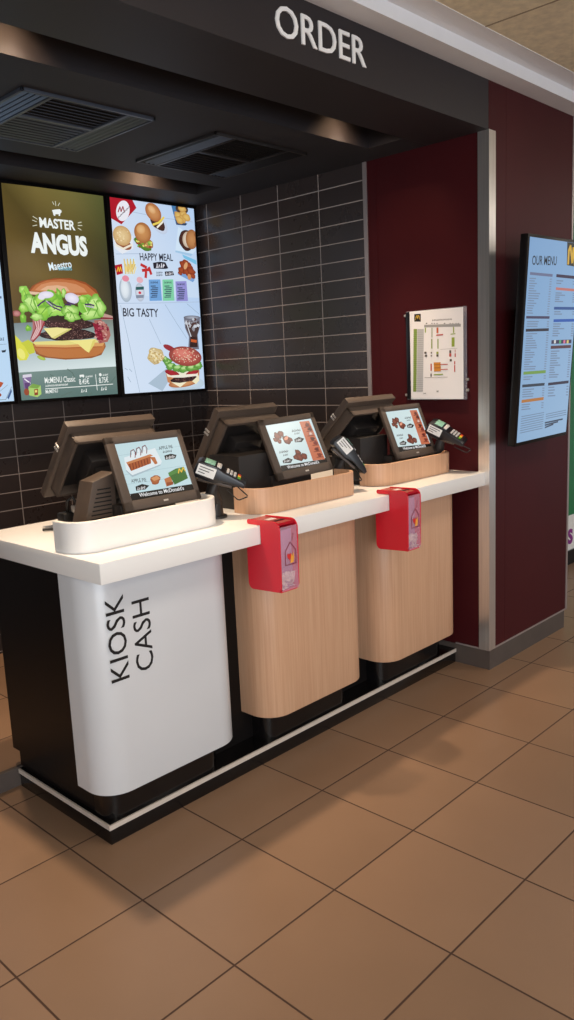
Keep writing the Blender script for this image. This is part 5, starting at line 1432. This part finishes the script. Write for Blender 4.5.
# ------------------------------------------------------------------ notice on the burgundy side
e = thing('notice_holder', (2.085, .09, 1.335), 'clear wall sleeve with a printed white sheet on the burgundy side wall', 'notice')
MB().box(2.083, 2.0905, -.075, .268, 1.335, 1.77, .002).build('back_plate', M['clear'], e)
MB().box(2.073, 2.083, .24, .262, 1.34, 1.766, .002).build('side_strip', M['navy'], e)
for y, z in ((.272, 1.75), (.272, 1.36), (-.08, 1.43), (-.08, 1.38)): MB().box(2.078, 2.09, y-.006, y+.006, z-.006, z+.006, .002).build('clip', M['silver'], e)
p = Pic(); W3, H3 = .302, .424; p.poly([(0, 0), (W3, -.004), (W3+.001, H3-.001), (0, H3+.001)], [(226, 224, 226)]*4); p.run(ART['notice'], (-.01, -.01, W3+.01, H3+.01))
sh = p.build('sheet', M['print'], e, frame((2.0705, .236, 1.342), (0, -1, 0), (0, 0, 1)))
MB().box(2.0715, 2.0725, -.064, .236, 1.338, 1.764).build('sheet_back', M['label'], e)

# ------------------------------------------------------------------ poster beyond the wall end
e = thing('wall_poster', (4.2, .41, .12), 'green poster with a white foot seen past the wall end', 'poster')
MB().box(3.5, 4.9, .4, .409, .11, 2.62).build('board', M['label'], e)
MB().box(3.5, 4.9, .398, .4, .37, 2.62).build('print', M['green'], e)
lo, hi = extent('s')
solid_text('s', .8, Matrix.Translation((4.235, .399, .16)) @ Matrix(((.22, 0, 0, 0), (0, 0, -1, 0), (0, .22, 0, 0), (0, 0, 0, 1))), .002).build('lettering', M['purple'], e, 0)

# ------------------------------------------------------------------ counter
def arc_path(x0, x1, yb, yf, r, n=10):
    P = [(x0, yb)]
    P += [(x0+r-r*math.cos(t), yf+r-r*math.sin(t)) for t in [math.pi/2*i/n for i in range(n+1)]]
    P += [(x1-r+r*math.sin(t), yf+r-r*math.cos(t)) for t in [math.pi/2*i/n for i in range(n+1)]]
    return P+[(x1, yb)]
e = thing('order_counter', (1.03, .35, 0), 'long black counter body standing on a dark plinth', 'counter')
MB().prism([(.1, .0723), (.1, .925), (.672, .925), (.672, .13), (.622, .13), (.622, .0723)], .018, 2.086, 'X').build('carcass', M['black'], e)
MB().box(0.002, 2.0895, .002, .605, 0, .0545, .001).box(0.003, 2.0895, .003, .605, .06, .0723).build('plinth', M['gloss'], e)
MB().prism([(-.003, .605), (-.003, -.003), (2.0895, -.003), (2.0895, .004), (.004, .004), (.004, .605)], .0545, .0715).build('edge_strip', M['strip'], e)
ct = MB().box(-.0588, 2.0905, -.169, .612, .9255, .991, .003).build('countertop', M['solid'], None)
tag(ct, 'continuous white worktop over the three ordering cabinets', 'countertop')

CB = [(-.044, .548, 'panel', 'white rounded ordering cabinet lettered KIOSK CASH at the near end'),
      (.692, 1.29, 'oak', 'middle oak cabinet under the worktop beside the white cabinet'),
      (1.428, 2.03, 'oak', 'far oak cabinet under the worktop next to the burgundy wall')]
for x0, x1, m, lab in CB:
    e = thing('counter_cabinet', ((x0+x1)/2, .02, .0723), lab, 'cabinet', 'rounded cabinets under the worktop')
    MB().prism(arc_path(x0, x1, .0995, -.068, .1), .197, .9253, 'Z', .003).build('front_panel', M[m], e, 35)
    MB().prism(arc_path(x0+.055, x1-.04, .0995, .014, .06), .0726, .1965).build('kick_panel', M['gloss'], e, 35)
    if m == 'panel':
        mb = MB()
        for txt, xb, z0, z1 in (('KIOSK', .0785, .577, .852), ('CASH', .1745, .582, .819)):
            vs, _ = glyphs(txt, 0); mn = min(v[0] for v in vs); mx = max(v[0] for v in vs); k = (z1-z0)/(mx-mn); c = .0665/CAP
            xf = Matrix.Translation((xb, -.0681, z0-mn*k)) @ Matrix(((0, -c, 0, 0), (0, 0, -1, 0), (k, 0, 0, 0), (0, 0, 0, 1)))
            t = solid_text(txt, 0, xf, .0006); mb.merge(t.bm)
        mb.build('lettering', M['ink'], e, 0)

# ------------------------------------------------------------------ trays round the tills
TR = [(-.046, .558, -.03, 'solid', 'white curved surround at the near end of the worktop'),
      (.712, 1.31, -.046, 'oak', 'curved oak surround on the middle of the worktop'),
      (1.468, 2.072, -.022, 'oak', 'curved oak surround at the wall end of the worktop')]
for x0, x1, yf, m, lab in TR:
    o = arc_path(x0, x1, .095, yf, .09, 12); t = .016
    i = [(min(max(x, x0+t), x1-t), y) for x, y in arc_path(x0+t, x1-t, .095, yf+t, .09-t, 12)]
    b = MB().prism(o+i[::-1], .9914, 1.088, 'Z', .0015, seg=1)
    tag(b.build('till_surround', M[m], None, 35), lab, 'surround', 'curved surrounds on the worktop')

# ------------------------------------------------------------------ till terminals
def till(d, op, art, label):
    x0, y0, z0, yaw, tilt, roll = d
    e = thing('till_terminal', (x0+.1, .2, .992), label, 'till', 'two-screen till terminals')
    # customer display
    a = Vector((math.cos(yaw), math.sin(yaw), 0)); b = Vector((-math.sin(yaw)*math.sin(tilt), math.cos(yaw)*math.sin(tilt), math.cos(tilt)))
    a, b = a*math.cos(roll)+b*math.sin(roll), b*math.cos(roll)-a*math.sin(roll)
    X = frame((x0, y0, z0), a, b); w, h = .32, .255
    mb = MB()
    mb.box(0, w, 0, .034, -.016, 0, .003).box(0, w, h-.026, h, -.016, 0, .003).box(0, .034, 0, h, -.016, 0, .003).box(w-.022, w, 0, h, -.016, 0, .003)
    mb.box(.002, w-.002, .002, h-.002, -.014, -.004, .002)
    mb.prism([(.05, .04), (w-.03, .04), (w-.03, h-.05), (.05, h-.05)], -.045, -.012)
    disp = mb.build('customer_display', M['plastic'], e, xf=X)
    p = Pic(); box = (.034, .034, w-.022, h-.026); p.poly([(box[0], box[1]+.018), (box[2], box[1]+.018), (box[2], box[3]), (box[0], box[3])], (198, 222, 228)); p.poly([(box[0], box[1]), (box[2], box[1]), (box[2], box[1]+.018), (box[0], box[1]+.018)], (14, 12, 12)); p.run(ART[art], box)
    p.build('screen', M['kiosk'], disp, X @ Matrix.Translation((0, 0, -.0035)))
    MB().box(w*.49, w*.55, .013, .019, -.001, .0006).build('maker_mark', M['silver'], disp, xf=X)
    # display arm, and dark filler below it
    MB().tube([X @ Vector((w/2, .12, -.045)), Vector((x0+w/2, y0+.14, 1.13)), Vector((x0+w/2-.05, y0+.10, 1.09))], .022, 12).build('display_arm', M['plastic2'], e)
    MB().box(x0+.01, x0+.235, y0+.045, y0+.10, .992, 1.105, .004).build('dark_filler', M['plastic2'], e)  # added dark block, hides the bright worktop seen below the display
    # base unit with vent slots
    yb = .105
    near = art == 'pie'
    mb = MB().prism([(x0-.115, .992), (x0+.03, .992), (x0+.03, 1.21), (x0-.055, 1.187)] if near else [(x0-.15, .992), (x0+.05, .992), (x0+.05, 1.2), (x0-.15, 1.2)], yb, yb+(.08 if near else .17), 'Y', .004)
    base = mb.build('base_unit', M['plastic' if near else 'plastic2'], e)
    for k in range(9 if near else 0):
        z = 1.05+k*.0135
        MB().box(x0-.08+k*.005, x0+.01, yb-.001, yb+.003, z, z+.004).build('vent_slot', M['dark'], base)
    MB().box(x0+.035, x0+.26, .03, .40, .992, 1.045, .008).build('foot', M['plastic2'], e)
    # operator display: top edge point, yaw, tilt
    ox, oy, oz, oyaw, ot = op
    ax = Vector((math.cos(oyaw), math.sin(oyaw), 0)); dn = Vector((-math.sin(oyaw)*math.sin(ot), math.cos(oyaw)*math.sin(ot), -math.cos(ot)))
    O = frame((ox, oy, oz), ax, dn)     # z = ax x dn, towards the customer and down
    if (O.to_3x3() @ Vector((0, 0, 1))).y > 0: sg = -1
    else: sg = 1
    L, W_ = .333, (.335 if x0 < 1 and x0 > .5 else .362)
    zb = lambda p, q: (min(sg*p, sg*q), max(sg*p, sg*q))
    z0_, z1_ = zb(0, .032)
    od = MB().box(0, W_, 0, L, z0_, z1_, .004).build('operator_display', M['plastic'], e, xf=O)
    z0_, z1_ = zb(.033, .082); t = .012
    hs = MB().box(.012, .012+t, .028, .285, z0_, z1_, .003).box(W_-.012-t, W_-.012, .028, .285, z0_, z1_, .003).box(.012, W_-.012, .028, .028+t, z0_, z1_, .003).box(.012, W_-.012, .285-t, .285, z0_, z1_, .003).build('housing', M['plastic'], od, xf=O)
    MB().box(.02, W_-.02, .036, .277, *zb(.0335, .042)).build('housing_back', M['plastic2'], od, xf=O)
    z0_, z1_ = zb(-.001, 0)
    MB().box(.014, W_-.014, .014, L-.02, z0_, z1_).build('touch_glass', M['gloss'], od, xf=O)
    z0_, z1_ = zb(-.002, .024)
    MB().box(-.003, .01, .098, .106, z0_, z1_, .001).box(-.003, .01, .112, .12, z0_, z1_, .001).build('edge_clip', M['silver'], od, xf=O)
    z0_, z1_ = zb(.04, .1)
    MB().box(.09, W_-.09, .11, .25, z0_, z1_, .008).box(.11, W_-.11, .14, .25, *zb(.098, .14), .006).build('hinge_block', M['plastic2'], od, xf=O)
    c = O @ Vector((W_/2, .185, sg*.14))
    MB().tube([c, Vector((c.x, c.y+.02, c.z-.06)), Vector((c.x, .30, 1.04)), Vector((c.x, .31, 1.02))], [.03, .032, .034, .04], 14).build('stand_neck', M['plastic2'], e)
till((.17, .008, 1.089, .018, .371, 0), (.141, .293, 1.38, -.012, math.radians(39)), 'pie', 'near till terminal in the white surround, apple pie on its screen')
till((.907, .042, 1.0915, -.031, .409, .033), (.775, .25, 1.384, .02, math.radians(33)), 'wings', 'middle till terminal in the oak surround between two card readers')
till((1.642, .010, 1.0925, .016, .39, 0), (1.477, .176, 1.38, .017, math.radians(44)), 'wings', 'far till terminal nearest the burgundy wall and its notice')

# ------------------------------------------------------------------ card readers on poles
def reader(p0, L, roll, foot, label, sticker_side, loop):
    """p0: centre of the upper end of the body; L: direction of the long axis towards the keypad end"""
    L = Vector(L).normalized(); n = Vector((0, 0, 1)); n = (n-L*n.dot(L)).normalized()
    n = Matrix.Rotation(roll, 3, L) @ n
    a = L.cross(n)                                   # width axis
    X = Matrix(((a.x, L.x, n.x, p0[0]), (a.y, L.y, n.y, p0[1]), (a.z, L.z, n.z, p0[2]), (0, 0, 0, 1)))
    if X.to_3x3().determinant() < 0: X = X @ Matrix.Diagonal((-1, 1, 1, 1))
    X = X @ Matrix.Scale(1.12, 4)
    e = thing('card_reader', (foot[0], foot[1], .992), label, 'card reader', 'card readers on stands')
    # body: deeper at the printer end, thin at the keys
    prof = [(0, .004), (.012, .012), (.06, .013), (.09, .004), (.155, -.004), (.168, -.010), (.168, -.022), (.10, -.028), (.07, -.042), (.005, -.042), (-.004, -.03)]
    body = MB().prism(prof, -.04, .04, 'X', .004).build('reader_body', M['navy'], e, 30, xf=X)
    MB().prism([(.094, .0048), (.152, -.0022), (.152, -.004), (.094, .002)], -.032, .032, 'X').build('key_bed', M['plastic2'], body, xf=X)
    MB().box(-.03, .03, .022, .056, .0125, .0145, .001).build('display', M['lcd'], body, xf=X)
    MB().box(-.028, .028, .062, .078, .0085, .0135, .002).build('badge', M['key_grey'], body, xf=X)
    sl = Matrix.Translation((0, .094, .0046)) @ Matrix.Rotation(-math.atan2(.007, .058), 4, 'X')
    mb = MB()
    for i in range(3):
        for j in range(3): mb.box(-.026+i*.0185, -.011+i*.0185, .003+j*.0125, .0115+j*.0125, .0002, .0036, .001)
    mb.build('number_keys', M['key_grey'], body, xf=X @ sl)
    for i, k in enumerate(('k_red', 'k_yel', 'k_grn')): MB().box(-.026+i*.0185, -.011+i*.0185, .0425, .053, .0002, .0036, .001).build('function_key', M[k], body, xf=X @ sl)
    s = sticker_side
    MB().box(min(s*.0401, s*.0408), max(s*.0401, s*.0408), .006, .066, -.028, .006).build('sticker', M['label'], body, xf=X)
    mb = MB()
    for k in range(3): mb.box(min(s*.0407, s*.0411), max(s*.0407, s*.0411), .012, .058-k*.012, -.003-k*.009, -.0005-k*.009)
    mb.build('sticker_lines', M['ink'], body, xf=X)
    MB().prism([(.02, -.044), (.13, -.03), (.13, -.04), (.02, -.056)], -.022, .022, 'X', .003).build('cradle', M['plastic'], e, xf=X)
    q = X @ Vector((0, .07, -.05))
    MB().tube([q, q+Vector((0, .01, -.04)), Vector((foot[0], foot[1], 1.05)), Vector((foot[0], foot[1], 1.0))], [.02, .026, .026, .03], 16).tube([(foot[0], foot[1], .9916), (foot[0], foot[1], 1.0)], .042, 24).build('pole', M['plastic2'], e)
    P0 = X @ Vector((0, .145, -.032)); l1, l2 = [Vector(v) for v in loop]
    MB().tube([P0, P0+l1*.92, P0+l1+l2*.1, P0+l1+l2*.9, P0+l1*.9+l2, P0+l2], .0024, 8, closed=True).build('wire_loop', M['rubber'], e)
    return X
reader((.545, .09, 1.207), (.66, -.62, -.40), math.radians(7), (.61, .085), 'card reader between the white and the first oak surround', 1, ((.03, -.026, -.04), (-.028, .024, -.012)))
reader((1.318, .08, 1.226), (.46, -.40, -.79), math.radians(-4), (1.385, .12), 'steeply tilted card reader between the two oak surrounds', 1, ((.018, -.014, -.045), (-.024, .02, .004)))
reader((1.958, .045, 1.236), (.33, -.82, -.45), math.radians(13), (1.99, .105), 'far card reader in front of the burgundy wall', 1, ((.03, -.05, -.03), (-.016, .014, -.014)))

# ------------------------------------------------------------------ cable clutter behind the white surround
e = thing('cable_bundle', (.17, .355, .992), 'small black plug block with a silver connector behind the white surround', 'cable')
MB().box(.13, .20, .33, .38, .9915, 1.06, .008).build('plug_block', M['rubber'], e)
MB().box(.16, .20, .305, .33, 1.06, 1.085, .003).build('connector', M['silver'], e)
MB().tube([(.16, .355, 1.05), (.155, .34, 1.10), (.17, .33, 1.115), (.185, .32, 1.08)], .006).build('cable', M['rubber'], e)
MB().tube([(.15, .37, 1.0), (.14, .40, .998), (.1, .43, .998)], .005).build('cable', M['rubber'], e)

# ------------------------------------------------------------------ donation boxes on the worktop edge
def rounded(pts, rad, n=6):
    out = []
    for i, p in enumerate(pts):
        r = rad.get(i, 0); p = Vector(p)
        if not r: out.append(tuple(p)); continue
        a = (Vector(pts[i-1])-p).normalized(); b = (Vector(pts[(i+1) % len(pts)])-p).normalized()
        ang = a.angle(b); d = r/math.tan(ang/2); c = p+(a+b).normalized()*(r/math.sin(ang/2))
        s, t = p+a*d-c, p+b*d-c
        for k in range(n+1):
            v = s.lerp(t, k/n).normalized()*r+c; out.append(tuple(v))
    return out
PROF = rounded([(-.107, .9925), (-.1715, .9925), (-.1715, .924), (-.1, .924), (-.1, .757), (-.262, .765), (-.266, 1.013), (-.107, 1.009)], {0: .006, 3: .004, 4: .022, 5: .022, 6: .03, 7: .008})
def donation(x, label, glab):
    e = thing('donation_box', (x+.046, -.18, .757), label, 'donation box', 'red donation boxes hooked on the worktop')
    for xx in (x, x+.087): MB().prism(PROF, xx, xx+.005, 'X', .0008, seg=1).build('side_panel', M['red'], e, 30)
    MB().box(x+.005, x+.087, -.18, -.1735, .766, .995).build('back_panel', M['red'], e)
    MB().box(x+.005, x+.087, -.256, -.112, .998, 1.007).build('lid', M['clear_red'], e)
    MB().box(x+.02, x+.072, -.222, -.21, 1.0068, 1.0085).build('coin_slot', M['dark'], e)
    MB().box(x+.03, x+.066, -.188, -.165, 1.0072, 1.008).build('lid_sticker', M['label'], e)
    MB().box(x+.005, x+.087, -.256, -.176, .763, .77).build('bottom_panel', M['red'], e)
    MB().box(x+.006, x+.086, -.236, -.232, .77, .975).build('backing_card', M['mauve'], e)
    MB().box(x+.005, x+.087, -.264, -.2605, .768, .992, .001).build('front_window', M['clear_pink'], e)
    # house mark on the window
    y = -.2645; cx = x+.05; pts = [(cx-.026, .858), (cx-.026, .905), (cx, .936), (cx+.026, .905), (cx+.026, .858)]
    mb = MB()
    for (u0, v0), (u1, v1) in zip(pts, pts[1:]+pts[:1]): mb.tube([(u0, y, v0), (u1, y, v1)], .0014, 6)
    for k in range(3): mb.tube([(cx+.008+.002*k, y, .94+k*.01), (cx+.014+.002*k, y, .946+k*.009)], .0014, 6)
    mb.build('house_mark', M['crimson'], e)
    hp = [(cx-.006+.011*math.sin(t)**3, .886+.0009*(13*math.cos(t)-5*math.cos(2*t)-2*math.cos(3*t)-math.cos(4*t))) for t in [2*math.pi*k/28 for k in range(28)]]
    MB().prism(hp, y-.0008, y, 'Y').build('heart_mark', M['heart'], e)
    MB().prism([(cx-.004, .862), (cx+.012, .864), (cx+.016, .88), (cx+.012, .9), (cx+.008, .884), (cx+.003, .896), (cx, .88)], y-.0016, y-.0008, 'Y').build('flame_mark', M['gold'], e)
    # what has been given
    mb = MB(); rn = random.Random(int(x*100))
    for k in range(46):
        px, py, pz = x+.012+rn.random()*.068, -.252+rn.random()*.012, .772+rn.random()**1.4*.05
        m = Matrix.Translation((px, py, pz)) @ Matrix.Rotation(rn.uniform(0, 3), 4, 'Z') @ Matrix.Rotation(rn.uniform(-.9, .9), 4, 'X')
        mb.tube([(0, 0, -.0009), (0, 0, .0009)], rn.uniform(.004, .0055), 14, mat=m)
    for k in range(5):
        m = Matrix.Translation((x+.016+k*.015, -.246+.001*(k % 2), .806+.004*(k % 3))) @ Matrix.Rotation(rn.uniform(-.5, .5), 4, 'Y')
        mb.box(-.011, .011, -.0015, .0015, -.016, .016, .001, mat=m)
    tag(mb.build('coin_heap', M['coin'], None), glab, 'coins', None, 'stuff')
donation(.585, 'red donation box on the worktop edge over the left part of the first oak cabinet', 'coins and notes inside the donation box nearer the white cabinet')
donation(1.325, 'red donation box on the worktop edge beyond the middle till', 'coins and notes inside the donation box farther from the white cabinet')

# ------------------------------------------------------------------ light
def lamp(kind, name, loc, energy, col, **k):
    l = bpy.data.lights.new(name, kind); l.energy = energy; l.color = col
    for a, v in k.items(): setattr(l, a, v)
    o = bpy.data.objects.new(name, l); COL.objects.link(o); o.location = loc; return o
WARM = (1, .78, .55)
for x, y, p in ((.1, .235, 150), (1.68, .235, 120), (1.5, 1.45, 70), (.3, 1.45, 70)):
    lamp('SPOT', 'slot_downlight', (x, y, 2.71), p, WARM, spot_size=math.radians(64), spot_blend=.9, shadow_soft_size=.05)
    lamp('SPOT', 'slot_spill', (x, y, 2.72), 30, (1, .62, .36), spot_size=math.radians(112), spot_blend=1, shadow_soft_size=.05)
for x, y in ((-2.2, -1.6), (.4, -1.6), (3.0, -1.6), (-2.2, -4.0), (.4, -4.0), (3.0, -4.0), (5.5, -1.6)):
    lamp('AREA', 'ceiling_panel_lamp', (x, y, ZC-.01), 15, (1, .9, .78), shape='SQUARE', size=.6)
# daylight from the shop front behind and to the left of the camera
w = lamp('AREA', 'shop_front_daylight', (-3.5, -6.4, 1.5), 250, (.86, .93, 1), shape='RECTANGLE', size=4, size_y=2.2)
w.rotation_euler = (Vector((1, 0, 2.1))-Vector(w.location)).to_track_quat('-Z', 'Y').to_euler()
wd = bpy.data.worlds.new('world'); S.world = wd; wd.use_nodes = True
bg = wd.node_tree.nodes['Background']; bg.inputs['Color'].default_value = (.86, .92, 1, 1); bg.inputs['Strength'].default_value = .5
v = S.view_settings; v.view_transform = 'Standard'; v.look = 'None'; v.gamma = 1; v.exposure = 0; v.use_curve_mapping = False
